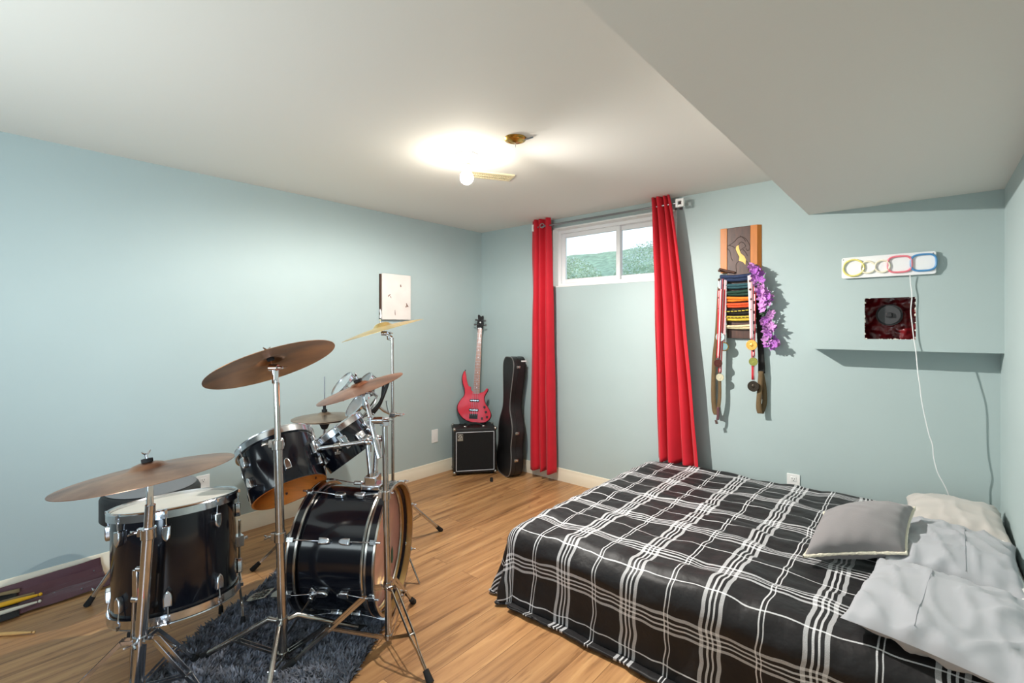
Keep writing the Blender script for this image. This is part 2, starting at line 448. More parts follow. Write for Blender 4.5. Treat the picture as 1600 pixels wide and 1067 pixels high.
# outside the window: a grassy bank and bushes
def nz_(a, b): return noise.noise(V((a, b, 2.0)))
mb = MB()
def bank(u, v): return (-4 + 9 * u, 0.2 + 5.5 * v, 1.62 + 0.1 * v + 1.35 * v ** 1.9 + 0.08 * nz_(u * 6, v * 3) + 0.02 * noise.noise(V((u * 30, v * 30, 0))))
mb.grid(bank, 50, 40)
lawn = mb.build('lawn_ground', mat('grass_bank', (176, 192, 150), 0.9, var=0.35, vscale=9)); struct(lawn)
def bush(name, c, r, h, label, seed, col):
    rd = random.Random(seed); mb = MB()
    for k in range(8000):
        d = V((rd.gauss(0, 1), rd.gauss(0, 1), rd.gauss(0, 1))).normalized() * (0.55 + 0.45 * rd.random() ** 0.4)
        p = V(c) + V((d.x * r, d.y * r, h * 0.5 + d.z * h * 0.5))
        a = V((rd.uniform(-1, 1), rd.uniform(-1, 1), rd.uniform(-0.5, 0.8))).normalized()
        b2 = a.cross(V((rd.uniform(-1, 1), rd.uniform(-1, 1), 1))).normalized()
        L = rd.uniform(0.025, 0.055)
        mb.add([p, p + a * L * 0.5 + b2 * L * 0.3, p + a * L, p + a * L * 0.5 - b2 * L * 0.3], [(0, 1, 2, 3)])
    o = mb.build(name, M[col], loc=c); tag(o, label, 'bush', 'bushes outside the window'); return o
M['leaf1'] = mat('pale_leaves', (220, 228, 200), 0.6, var=0.4, vscale=8)
M['leaf2'] = mat('grey_green_leaves', (214, 224, 204), 0.6, var=0.4, vscale=8)
bush('garden_bush', (-1.3, 3.4, 1.65), 0.7, 0.98, 'pale green bush seen through the left window pane', 1, 'leaf1')
bush('garden_bush', (0.2, 3.9, 1.66), 0.7, 1.15, 'grey green bush seen behind the window mullion', 2, 'leaf2')
bush('garden_bush', (1.6, 3.6, 1.66), 0.65, 1.0, 'green bush seen through the right window pane', 3, 'leaf1')

# ------------------------------------------------------------------ bed, comforter, pillows, cushion
M['mattress'] = mat('mattress_ticking', (206, 200, 190), 0.85)
bed = thing('bed', 'low double bed in the corner, hidden under the black plaid comforter', 'bed', (2.9, -0.9, 0))
MB().span(2.02, 3.83, -1.64, -0.16, 0.02, 0.17).build('bed_base', mat('dark_bed_base', (60, 40, 36), 0.8), bed, bevel=0.02)
MB().span(2.0, 3.83, -1.66, -0.14, 0.17, 0.335).build('mattress', M['mattress'], bed, bevel=0.05, seg=4)

BX0, BY0, BY1 = 1.985, -1.665, -0.13          # where the flat top of the comforter ends: foot, near side, far side
RC = 0.10
def nz(x, y, s, k=0.0): return noise.noise(V((x * s, y * s, k)))
def wrinkle(s, t):
    a = 0.012 * nz(s, t, 2.3, 1.0) + 0.007 * nz(s, t, 5.5, 2.0) + 0.0045 * nz(s * 1.0, t * 0.45, 13, 3.0) + 0.003 * nz(s * 0.4, t, 19, 4.0)
    a += 0.010 * abs(nz(s + 0.3 * t, t - 0.2 * s, 3.7, 6.0)) + 0.0075 * abs(nz(s * 0.5 + 0.2 * t, t * 1.3, 9.0, 7.0))
    a += 0.013 * nz(s * 2.2, t * 12 + 1.3 * nz(s, t, 2.4, 31.0), 1.0, 21.0) + 0.006 * nz(s * 9, t * 3, 1.0, 23.0)
    return a
def pucker(s, t): return 0.0075 * nz(s * 2.0, t * 16, 1.0, 41.0), 0.0075 * nz(s * 14, t * 2.0, 1.0, 43.0)
def drape(s, t):
    """flat cloth coordinates (metres) to the draped position"""
    top = 0.372 + 0.028 * max(0, min(1, (s - BX0) / 1.8)) + wrinkle(s, t)
    ox = BX0 - s if s < BX0 else 0.0
    oy = BY0 - t if t < BY0 else 0.0
    if t > BY1 and s < BX0:
        d = min(BX0 - s, t - BY1)
        q = drape(s, BY1); return V((q.x, BY1 + min(t - BY1, 0.05), q.z - 0.3 * (t - BY1)))
    if t > BY1:                                   # far side: tucked between bed and wall
        d = t - BY1; a = min(d / 0.05, pi / 2)
        return V((s, BY1 + 0.05 * sin(a), top - 0.05 * (1 - cos(a)) - max(0, d - 0.05 * pi / 2)))
    d = min(sqrt(ox * ox + oy * oy), RC * pi / 2 + top - RC + (0.045 if ox == 0 else 0.0))
    if d <= 1e-6: return V((s, t, top))
    dq = sqrt(ox * ox + oy * oy); dx, dy = -ox / dq, -oy / dq
    bx, by = max(s, BX0), max(t, BY0)
    a = min(d / RC, pi / 2)
    out, drop = RC * sin(a), RC * (1 - cos(a))
    rest = d - RC * pi / 2
    fold = 0.0
    if rest > 0:
        free = top - RC - 0.012
        hang = min(rest, free)
        drop += hang
        corner = 4 * abs(dx * dy)                 # 1 at the corner: deep flutes
        ph = atan2(dy, dx) * 9 if corner > 0 else 0
        amp = min(1, hang / 0.2)
        fold = amp * (0.014 * nz(s, 0.2, 6, 9.0) + 0.012 * nz(s, t, 3.1, 11.0) + 0.006 * nz(s, t * 0.4, 15, 12.0))
        fold += corner * amp * (0.03 * sin(ph) + 0.015)
        out += fold - 0.012 * amp + 0.03 * (hang / max(free, 0.1)) ** 2
        spread = max(0, rest - free)
        out += spread * 0.75
        if spread > 0: drop -= min(0.008, spread * 0.1) + 0.004 * (1 + nz(s, t, 8, 5.0))
    z = max(top - drop, 0.006)
    w = 0.010 * nz(s, t, 6, 14.0) * min(1, d / 0.1)
    return V((bx + dx * (out + w), by + dy * (out + w), z))
S0, S1, T0, T1 = 1.585, 3.832, -2.155, -0.02
def comf_uv(u, v):
    s, t = S0 + (S1 - S0) * u, T0 + (T1 - T0) * v; p = pucker(s, t)
    return (s + 0.135 - 0.02 * v + p[0], t + 0.26 + p[1])
mb = MB()
mb.grid(lambda u, v: drape(S0 + (S1 - S0) * u, T0 + (T1 - T0) * v), 300, 280, comf_uv)
comf = mb.build('comforter', plaid_mat(), loc=(2.9, -0.9, 0.37), ang=180, solid=0.012)
tag(comf, 'black and white plaid comforter draped over the bed to the floor', 'comforter')

def pillow_mb(c, e1, e2, up, th, n=40, sq=0.42, seed=0, wr=1.0, dent=0.0, zfun=None):
    """a stuffed cushion: e1, e2 half axes, th half thickness; corners pulled out"""
    c, e1, e2, up = V(c), V(e1), V(e2), V(up).normalized()
    mb = MB()
    def side(sg):
        def fn(u, v):
            a, b = 2 * u - 1, 2 * v - 1
            h = ((1 - a * a) * (1 - b * b)); h = max(h, 0) ** sq
            pin = 1 - 0.07 * (1 - abs(a) ** 2) * (b * b) ** 3
            pin2 = 1 - 0.07 * (1 - abs(b) ** 2) * (a * a) ** 3
            x, y = a * pin2, b * pin
            p = c + e1 * x + e2 * y
            edge = max(abs(a), abs(b))
            r1 = max(0, 1 - abs(nz(p.x * 3 + p.y * 2.2, p.y * 8 - p.x * 3, 1.0, seed) * 2.2)) ** 3
            r2 = max(0, 1 - abs(nz(p.x * 10 + p.y * 2, p.y * 3, 1.0, seed + 7) * 2.4)) ** 3
            w = wr * (0.006 * nz(p.x, p.y, 4, seed) + 0.0062 * r1 + 0.0045 * r2 - 0.003)
            rad = wr * 0.005 * edge ** 5 * sin((a * 17 if abs(b) > abs(a) else b * 17) + seed) * (1 - edge ** 20)
            hh = th * h * (1.0 if sg > 0 else 0.62)
            q = p + up * (sg * (hh + (w + rad) * min(1, h * 2.2)))
            if zfun: q = zfun(q, sg, a, b)
            return q
        return fn
    mb.grid(side(1), n, n); mb.grid(side(-1), n, n)
    mb.top = side(1)
    return mb, c, e1, e2, up
def seam_path(c, e1, e2, k=24):
    pts = []
    for (a0, b0, a1, b1) in ((-1, -1, 1, -1), (1, -1, 1, 1), (1, 1, -1, 1), (-1, 1, -1, -1)):
        for i in range(k):
            t = i / k; a, b = a0 + (a1 - a0) * t, b0 + (b1 - b0) * t
            pin = 1 - 0.07 * (1 - a * a) * (b * b) ** 3; pin2 = 1 - 0.07 * (1 - b * b) * (a * a) ** 3
            pts.append(c + e1 * a * pin2 + e2 * b * pin)
    return pts + pts[:1]
M['pillow_white'] = mat('cream_white_cotton', (196, 190, 184), 0.85, sheen=0.2, var=0.03, bump=0.05, bscale=30)
M['pillow_grey'] = mat('light_grey_cotton', (170, 172, 177), 0.85, sheen=0.2, var=0.03, bump=0.08, bscale=24)
M['hem'] = mat('grey_seam_thread', (158, 160, 166), 0.9)
M['cushion'] = mat('mid_grey_cloth', (134, 130, 131), 0.8, sheen=0.3, bump=0.06, bscale=160)
M['piping'] = mat('cream_fluffy_piping', (232, 224, 204), 0.95, bump=0.6, bscale=160)

pl = thing('pillow', 'cream white pillow lying in the wall corner at the back of the bed', 'pillow', (3.66, -0.36, 0.42), 'bed pillows')
mb, *_ = pillow_mb((3.655, -0.37, 0.455), (0.187, 0.0, 0), (0, 0.235, 0), (0, 0, 1), 0.085, seed=3, wr=1.5)
mb.build('pillowcase', M['pillow_white'], pl, ang=180)
pl = thing('pillow', 'light grey pillow between the white pillow and the nearest one', 'pillow', (3.64, -0.88, 0.42), 'bed pillows')
mb, c, e1, e2, up = pillow_mb((3.635, -0.885, 0.45), (0.205, -0.02, 0), (0.01, 0.30, 0), (0, 0, 1), 0.085, seed=11, wr=2.4)
mb.build('pillowcase', M['pillow_grey'], pl, ang=180)
def hem(top, a):
    pts = [top((a + 1) / 2, 0.06 + 0.88 * k / 40) + UP * 0.0008 for k in range(41)]
    return pts
MB().tube(hem(mb.top, 0.2), 0.0013, 6).build('hem_seam', M['hem'], pl)
pl = thing('pillow', 'light grey pillow nearest the camera, overhanging the bed edge', 'pillow', (3.6, -1.45, 0.42), 'bed pillows')
mb, c, e1, e2, up = pillow_mb((3.605, -1.475, 0.452), (0.232, -0.06, 0), (0.03, 0.30, 0.0), (0.02, 0.02, 1), 0.072, seed=19, wr=2.6)
mb.build('pillowcase', M['pillow_grey'], pl, ang=180)
MB().tube(hem(mb.top, -0.22), 0.0013, 6).build('hem_seam', M['hem'], pl)

def sheet(u, v):
    y = -1.75 + 1.2 * u; x = 3.795 + 0.05 * v
    return V((x, y, 0.405 + 0.055 * sin(pi * min(1, v * 1.15)) ** 0.6 + 0.022 * nz(u * 9, v * 2, 1, 3) + 0.016 * abs(nz(u * 22, v * 3, 1, 5))))
mb = MB(); mb.grid(sheet, 90, 14)
sh = mb.build('bed_sheet', mat('white_sheet_cotton', (224, 222, 220), 0.9), loc=(3.82, -1.1, 0.42), ang=180, solid=0.004)
tag(sh, 'crumpled white sheet showing between the grey pillows and the right wall', 'bed sheet')
cu = thing('throw_cushion', 'small mid grey cushion with cream piping lying on the pillows', 'cushion', (3.34, -1.0, 0.45))
CL, CB, CT = V((3.165, -1.27, 0.435)), V((3.495, -1.13, 0.50)), V((3.515, -0.735, 0.575))
e1 = (CB - CL) / 2; e2 = (CT - CB) / 2; c = (CL + CT) / 2
mb, c, e1, e2, up = pillow_mb(c, e1, e2, e1.cross(e2), 0.098, seed=5, wr=0.7)
mb.build('cover', M['cushion'], cu, ang=180)
pp = seam_path(c, e1, e2, 40)
rr = [0.0065 + 0.0026 * noise.noise(p * 90) for p in pp]
MB().tube(pp, rr, 8, False).build('piping', M['piping'], cu)

# ------------------------------------------------------------------ curtains on their rod
RY = -0.095
rod = thing('curtain_rod', 'thin grey curtain rod with square ends above the window', 'curtain rod', (1.45, 0, 2.36))
rz0, rz1 = on_y(846, 352, RY), on_y(1060, 320, RY)
RZ = (rz0.z + rz1.z) / 2
MB().rod((rz0.x - 0.06, RY, RZ), (rz1.x, RY, RZ), 0.0085, 14).build('rod', M['steel'], rod)
for xx in (rz1.x + 0.012, rz0.x - 0.075):
    mb = MB(); o, i_, z = 0.031, 0.013, RZ
    for (a, b_, c_, d_) in ((-o, -i_, -o, o), (i_, o, -o, o), (-i_, i_, -o, -i_), (-i_, i_, i_, o)):
        mb.span(xx + a, xx + b_, RY - 0.012, RY + 0.012, z + c_, z + d_)
    mb.build('finial', M['white'], rod, bevel=0.003)
for xx in (rz0.x - 0.03, rz1.x - 0.015):
    mb = MB(); mb.rod((xx, 0, RZ), (xx, RY, RZ), 0.006); mb.span(xx - 0.012, xx + 0.012, -0.006, 0, RZ - 0.03, RZ + 0.03)
    mb.build('bracket', M['steel'], rod)
def curtain(label, top, bot, ztop, zbot, nfold, amp0, amp1, seed, rings):
    """gathered panel: x range at top and bottom, vertical folds round the rod"""
    cx = (top[0] + top[1]) / 2
    t = thing('curtain', label, 'curtain', (cx, RY, zbot), 'red curtains')
    def fn(u, v):
        k = v
        ease = k ** 0.8
        x = (top[0] + (top[1] - top[0]) * u) * (1 - ease) + (bot[0] + (bot[1] - bot[0]) * u) * ease
        amp = amp0 + (amp1 - amp0) * ease
        ph = 0.9 * nz(u * 2.2, k * 0.6, 1.0, seed + 9) * 2 + 2 * pi * nfold * (u + 0.03 * sin(2 * pi * u * 1.5 + seed)) + seed * 0.3
        y = RY + amp * sin(ph + 0.5 * k * sin(seed + u * 5)) + 0.008 * nz(u * 3, k * 2, 2, seed)
        x += 0.010 * cos(ph * 1.0) * (0.4 + k) + 0.006 * nz(u * 4, k * 3, 1.5, seed + 4)
        z = ztop + (zbot - ztop) * k + (0.012 * sin(ph + 1.0) if k > 0.98 else 0) - 0.012 * u * k
        return V((x, min(y, -0.022), z))
    mb = MB(); mb.grid(fn, 130, 60)
    mb.build('cloth', M['red_cloth'], t, ang=180, solid=0.003)
    for (gx, gy) in rings:
        MB().ring((gx, gy, RZ), (0.55, -1, 0), 0.019, 0.0045, 24, 8).build('grommet', M['steel'], t)
    return t
curtain('red curtain hanging left of the basement window', (0.748, 0.968), (0.742, 1.012), 2.405, 0.088, 3.0, 0.026, 0.036, 2.0, [(0.905, RY - 0.034)])
curtain('red curtain hanging right of the basement window', (1.937, 2.092), (1.985, 2.318), 2.408, 0.388, 3.5, 0.03, 0.04, 5.2, [])

# ------------------------------------------------------------------ ceiling fittings
lamp = thing('ceiling_light', 'bare lit bulb in a white porcelain ceiling holder', 'ceiling light', (BULB.x, BULB.y, H))
MB().lathe([(0.0, 0.0), (0.063, 0.0), (0.066, -0.006), (0.060, -0.016), (0.040, -0.024), (0.026, -0.036), (0.022, -0.052), (0.023, -0.068), (0.019, -0.07), (0.0, -0.07)], (BULB.x, BULB.y, H), UP, 40).build('holder', M['white'], lamp)
mb = MB(); mb.lathe([(0.0235, -0.052), (0.0245, -0.055), (0.0235, -0.058)], (BULB.x, BULB.y, H), UP, 32); mb.build('seam_ring', M['chrome_old'], lamp)
bl = lambda a: (0.039 * cos(radians(a)), 0.039 * sin(radians(a)))
bmt = emit('lit_frosted_glass', (255, 246, 230), BULB_GLOW)
bnt = bmt.node_tree; badd = bnt.nodes.new('ShaderNodeAddShader'); btr = bnt.nodes.new('ShaderNodeBsdfTransparent')
bem = [n for n in bnt.nodes if n.type == 'EMISSION'][0]; bou = [n for n in bnt.nodes if n.type == 'OUTPUT_MATERIAL'][0]
bnt.links.new(bem.outputs[0], badd.inputs[0]); bnt.links.new(btr.outputs[0], badd.inputs[1]); bnt.links.new(badd.outputs[0], bou.inputs[0])
MB().lathe([(0.0145, 0.052), (0.018, 0.046), (0.026, 0.034)] + [bl(a) for a in range(46, -89, -6)] + [(0.0, -0.039)], BULB, UP, 30).build('bulb', bmt, lamp)
MB().lathe([(0.0145, 0.05), (0.0145, 0.08)], BULB, UP, 24).build('bulb_base', M['white'], lamp)
# register grille
vent = thing('ceiling_vent', 'beige slotted air vent on the ceiling beside the bulb', 'vent', (1.36, -1.33, H))
va, vb = on_z(735, 270, H), on_z(778, 276, H)
vc = on_z(762, 272, H); vd = V((vb - va)); vd.z = 0; vd.normalize()
vc = V((1.395, -1.33, H)); vd = V((0.50, 0.866, 0)).normalized()
va2 = V((-vd.y, vd.x, 0))
Rv = Matrix((vd, va2, UP)).transposed()
VL, VW = 0.30, 0.125
mb = MB()
for (px_, py_, sx, sy) in ((0, VW / 2 - 0.009, VL, 0.018), (0, -VW / 2 + 0.009, VL, 0.018), (VL / 2 - 0.009, 0, 0.018, VW - 0.036), (-VL / 2 + 0.009, 0, 0.018, VW - 0.036)):
    mb.box(vc + vd * px_ + va2 * py_ - UP * 0.004, (sx, sy, 0.008), Rv)
mb.build('frame', M['beige'], vent)
mb = MB()
for k in range(22): mb.box(vc + vd * (-VL / 2 + 0.024 + k * (VL - 0.048) / 21) - UP * 0.004, (0.0055, VW - 0.036, 0.006), Rv)
mb.box(vc - UP * 0.0045, (VL - 0.036, 0.006, 0.006), Rv)
mb.build('slats', M['beige'], vent)
cap = thing('ceiling_rosette', 'small brass rosette with loose wire on the ceiling near the vent', 'ceiling rosette', on_z(805, 216, H))
cp = on_z(805, 216, H)
MB().lathe([(0.058, 0), (0.06, -0.004), (0.054, -0.012), (0.04, -0.016), (0.036, -0.013), (0.02, -0.02), (0.0, -0.024)], cp, UP, 36).build('plate', M['brass'], cap)
MB().tube([cp + V((0, 0, -0.02)), cp + V((0.002, 0.0, -0.036)), cp + V((-0.003, 0.004, -0.046))], 0.0025, 6).build('wire', M['chrome_old'], cap)
MB().tube([cp + V((0.04, 0.02, -0.012)), cp + V((0.075, 0.035, -0.008)), cp + V((0.085, 0.045, -0.003))], 0.004, 6).build('screw_lug', M['steel'], cap)

# ------------------------------------------------------------------ wall plates
def outlet(label, o, u, n, duplex=True, blank=False):
    o, u, n = V(o), V(u), V(n)
    t = thing('wall_outlet' if not blank else 'wall_plate', label, 'outlet' if not blank else 'wall plate', o)
    R = Matrix((u, UP, n)).transposed()
    MB().box(o + n * 0.003, (0.076, 0.124, 0.006), R).build('cover_plate', M['white'], t, bevel=0.002)
    if not blank:
        for s_ in (-1, 1):
            c = o + UP * 0.028 * s_ + n * 0.0065
            f = MB().box(c, (0.034, 0.03, 0.003), R).build('socket_face', M['white'], t, bevel=0.004)
            mb = MB()
            for q in (-0.0065, 0.0065): mb.box(c + u * q + UP * 0.004 + n * 0.0012, (0.0022, 0.009, 0.0015), R)
            mb.lathe([(0.0028, 0), (0.0028, 0.001), (0, 0.001)], c - UP * 0.007 + n * 0.0012, n, 10)
            mb.build('slots', M['black'], f)
    else:
        MB().box(o + n * 0.006, (0.034, 0.068, 0.003), R).build('insert', M['white'], t, bevel=0.002)
    return t
outlet('white duplex outlet on the left wall behind the floor tom', on_x(317, 757), (0, 1, 0), (1, 0, 0))
outlet('blank white wall plate on the left wall beside the amplifier', on_x(679, 681), (0, 1, 0), (1, 0, 0), blank=True)
outlet('white outlet low on the back wall, half hidden by the bed', on_y(1240, 755), (1, 0, 0), (0, -1, 0))

# worn panel on the left wall
pnl = thing('wall_panel', 'worn off-white painted board fixed on the left wall above the cymbals', 'board', (0, -1.1, 1.66))
MB().span(0.0, 0.018, -1.25, -0.945, 1.478, 1.862).build('backing', mat('dark_raw_wood', (70, 48, 36), 0.8, var=0.3), pnl)
pm = mat('scuffed_white_paint', (226, 218, 212), 0.6, var=0.06, vscale=9)
nt = pm.node_tree; b = nt.nodes['Principled BSDF']
MB().span(0.018, 0.034, -1.238, -0.94, 1.47, 1.868).build('board', pm, pnl, bevel=0.003)
mb = MB()
for (yy, zz, a, s1, s2) in ((-1.05, 1.77, 0.3, 0.012, 0.02), (-1.17, 1.68, -0.8, 0.008, 0.03), (-1.155, 1.668, 0.5, 0.006, 0.02), (-0.98, 1.60, 0.6, 0.012, 0.034), (-0.99, 1.59, -0.4, 0.01, 0.02), (-1.11, 1.53, 0.1, 0.006, 0.04)):
    s1 *= 0.6; s2 *= 0.65
    pts = [(s1 * cos(q * pi / 4) * (0.7 + 0.3 * ((q * 7) % 3)), s2 * sin(q * pi / 4) * (0.7 + 0.3 * ((q * 5) % 3))) for q in range(8)]
    mb.prism([(p[0] * cos(a) - p[1] * sin(a), p[0] * sin(a) + p[1] * cos(a)) for p in pts], (0.0338, yy, zz), (0, 1, 0), (0, 0, 1), (1, 0, 0), 0.0008)
mb.build('paint_chips', mat('bare_brown_chips', (120, 84, 72), 0.8), pnl)
mb = MB(); mb.tube([(0.02, -1.25 + 0.004 * sin(k), 1.48 + k * 0.02) for k in range(5)], [0.008, 0.01, 0.006, 0.008, 0.003], 7); mb.build('torn_edge', M['white'], pnl)

# ------------------------------------------------------------------ neon sign and pipe cleanout on the boxed wall
sg = thing('neon_sign', 'white sign board with unlit yellow, cream, pink and blue tubes', 'neon sign', (3.385, YB, 1.753))
SY = YB - 0.02
a0, a1, a2, a3 = on_y(1315, 404, SY), on_y(1463, 391, SY), on_y(1464, 426, SY), on_y(1315, 437, SY)
sx0, sx1 = a0.x, a1.x; sz0, sz1 = (a2.z + a3.z) / 2, (a0.z + a1.z) / 2
def rrect(x0, x1, z0, z1, r, n=6):
    out = []
    for (cx, cz, st) in ((x1 - r, z1 - r, 0), (x0 + r, z1 - r, 90), (x0 + r, z0 + r, 180), (x1 - r, z0 + r, 270)):
        for k in range(n + 1):
            a = radians(st + 90 * k / n); out.append((cx + r * cos(a), cz + r * sin(a)))
    return out
MB().prism(rrect(sx0, sx1, sz0, sz1, 0.012), (0, SY, 0), (1, 0, 0), (0, 0, 1), (0, 1, 0), 0.008).build('board', M['vinyl'], sg, bevel=0.0015)
for (xx, zz) in ((sx0 + 0.009, sz1 - 0.012), (sx1 - 0.012, sz1 - 0.012)): MB().lathe([(0.0, -0.0015), (0.0032, -0.0015), (0.0032, 0.018)], (xx, SY, zz), (0, 1, 0), 14).build('standoff', M['steel'], sg)
def neon(px, py, rx, rz, col, nm, sqr=2.0):
    c = on_y(px, py, SY - 0.006)
    pts = []
    for k in range(41):
        a = 2 * pi * k / 40
        ca, sa = cos(a), sin(a)
        pts.append(V((c.x + rx * abs(ca) ** (2 / sqr) * (1 if ca >= 0 else -1), SY - 0.006, c.z + rz * abs(sa) ** (2 / sqr) * (1 if sa >= 0 else -1))))
    mm = mat(nm, col, 0.35, coat=0.3)
    o = MB().tube(pts, 0.0052, 8, False).build('tube', mm, sg); return o
neon(1333.5, 418.5, 0.049, 0.047, (232, 222, 132), 'pale_yellow_tube')
neon(1355.8, 417.5, 0.033, 0.033, (240, 234, 210), 'cream_tube')
neon(1378.5, 416, 0.033, 0.033, (240, 234, 210), 'cream_tube_b')
neon(1405.5, 412.7, 0.052, 0.044, (238, 128, 142), 'pink_tube', 3.2)
neon(1442.9, 410, 0.052, 0.044, (74, 142, 196), 'blue_tube', 3.2)
# its cord hangs free past the box's lower edge to behind the pillow
cpts = []
for (px, py, yy) in ((1422, 430, -0.195), (1423, 445, -0.188), (1425, 462, -0.19), (1423, 485, -0.192), (1425, 505, -0.19), (1428, 530, -0.188), (1431, 548, -0.192), (1434, 580, -0.205), (1437, 600, -0.205), (1440, 625, -0.20), (1446, 655, -0.19), (1452, 680, -0.185), (1457, 695, -0.18), (1459, 715, -0.17), (1465, 738, -0.16), (1475, 757, -0.145), (1481, 770, -0.135), (1486, 786, -0.12), (1490, 800, -0.11)):
    cpts.append(on_y(px, py, yy))
def smooth(pts, k=4):
    out = []
    n = len(pts)
    for i in range(n - 1):
        p0, p1, p2, p3 = pts[max(i - 1, 0)], pts[i], pts[i + 1], pts[min(i + 2, n - 1)]
        for j in range(k):
            t = j / k
            out.append(0.5 * ((2 * p1) + (p2 - p0) * t + (2 * p0 - 5 * p1 + 4 * p2 - p3) * t * t + (3 * p1 - p0 - 3 * p2 + p3) * t ** 3))
    return out + [pts[-1]]
MB().tube(smooth(cpts), 0.0026, 8).build('power_cord', M['vinyl'], sg)

co = thing('pipe_cleanout', 'dark grey round pipe plug in the hole broken through the boxed wall', 'pipe plug', (3.39, -0.03, 1.46))
cc = V((3.392, -0.075, 1.475))
MB().lathe([(0.0, -0.018), (0.052, -0.018), (0.058, -0.012), (0.062, -0.01), (0.062, 0.045)], cc, (0, 1, 0), 44).build('plug', mat('dark_grey_plastic', (66, 66, 68), 0.38), co, ang=30)
MB().box(cc + V((0, -0.026, 0)), (0.03, 0.018, 0.026)).build('square_lug', mat('darker_grey_plastic', (48, 48, 50), 0.4), co, bevel=0.004)
lining = MB()
def crump(u, v):
    x = HX0 - 0.03 + (HX1 - HX0 + 0.06) * u; z = HZ0 - 0.03 + (HZ1 - HZ0 + 0.06) * v
    return V((x, -0.035 + 0.016 * nz(u, v, 5, 3) + 0.008 * nz(u, v, 13, 4), z))
lining.grid(crump, 40, 40)
rm = mat('dark_red_vinyl', (118, 14, 22), 0.3, coat=0.3, var=0.75, vscale=13)
lo = lining.build('vapour_barrier', rm, loc=(3.4, -0.03, 1.45), ang=180)
tag(lo, 'crumpled dark red sheeting inside the hole in the boxed wall', 'sheeting')
mb = MB(); rd = random.Random(3)
for k in range(70):
    e = rd.randrange(4); q = rd.random()
    x = HX0 + (HX1 - HX0) * q if e < 2 else (HX0 if e == 2 else HX1); z = HZ0 + (HZ1 - HZ0) * q if e >= 2 else (HZ0 if e == 0 else HZ1)
    if e == 1 and rd.random() < 0.6: continue
    mb.ball((x, YB + 0.004, z), rd.uniform(0.002, 0.0055), 4, (rd.uniform(0.8, 1.6), 0.9, rd.uniform(0.6, 1.3)))
co2 = mb.build('torn_plasterboard_edge', mat('plaster', (222, 214, 202), 0.9), loc=(3.39, YB, 1.45)); co2['kind'] = 'structure'

# ------------------------------------------------------------------ belt and medal rack on the back wall
RK = -0.02
def rb(px, py, y=RK): return on_y(px, py, y)
M['oak'] = mat('golden_oak', (190, 112, 34), 0.4, var=0.12, vscale=10, stretch=(6, 1, 1))
M['walnut'] = mat('dark_walnut', (76, 46, 34), 0.42, var=0.35, vscale=12, stretch=(5, 1, 1))
rack = thing('belt_rack', 'tall wooden plaque with oak side strips and pegs holding belts', 'belt rack', (2.57, 0, 1.7))
bx0, bx1, bz1, bz0 = rb(1126, 358).x, rb(1189, 352).x, 2.108, 1.325
k1, k2 = rb(1136.5, 380).x, rb(1173, 380).x
MB().span(k1, k2, -0.026, 0, bz0, bz1).build('back_board', M['walnut'], rack, bevel=0.003)
MB().span(bx0, k1, -0.028, 0, 1.79, bz1).build('side_strip', M['oak'], rack, bevel=0.002)
MB().prism([(k2, 0), (k2, -0.028), (bx1 - 0.022, -0.028), (bx1, -0.004), (bx1, 0)], (0, 0, 1.79), (1, 0, 0), (0, 1, 0), (0, 0, 1), bz1 - 1.79).build('side_strip', M['oak'], rack)
# carved figure: an inlaid curve with incised lines
def rp(x, y): p = on_y(1090 + x / 6.667, 340 + y / 6.667, -0.026); return (p.x, p.z)
inlay = [(405, 300), (428, 285), (432, 320), (450, 370), (490, 405), (505, 440), (498, 490), (470, 460), (430, 450), (436, 410), (410, 360), (398, 330)]
MB().prism([rp(*q) for q in inlay], (0, -0.0285, 0), (1, 0, 0), (0, 0, 1), (0, 1, 0), 0.003).build('inlay', mat('pale_maple', (236, 186, 84), 0.4), rack)
mb = MB()
for ln in ([(310, 300), (350, 275), (390, 245), (420, 210), (470, 200), (510, 230), (540, 280), (545, 320), (520, 345), (505, 320)],
           [(420, 290), (450, 255), (480, 265), (500, 300), (470, 320), (440, 345)], [(395, 330), (415, 375), (432, 415), (425, 455), (400, 490), (405, 570)],
           [(500, 440), (530, 490), (525, 560)], [(310, 320), (340, 360), (350, 420), (370, 450)], [(440, 190), (480, 215), (500, 250)], [(330, 290), (365, 300), (390, 320)], [(470, 330), (500, 360), (520, 400)]):
    mb.tube(smooth([V((rp(*q)[0], -0.0262, rp(*q)[1])) for q in ln], 3), 0.0016, 5)
mb.build('carved_lines', mat('dark_incised_wood', (44, 26, 20), 0.6), rack)
for (px, py) in ((1128, 424), (1128, 438), (1128, 453), (1176, 440), (1176, 453), (1127, 466), (1177, 468), (1127, 482), (1177, 484), (1127, 496), (1177, 498), (1127, 512), (1177, 513)):
    p = rb(px, py)
    mb = MB(); mb.rod((p.x, -0.0, p.z), (p.x, -0.07, p.z), 0.007, 10); mb.ball((p.x, -0.074, p.z), 0.0105, 8); mb.build('peg', M['walnut'], rack)
q0, q1 = rb(1124, 421, -0.04), rb(1148, 426, -0.034)
MB().tube([q0, q1], [0.011, 0.008], 12).build('peg', M['walnut'], rack)
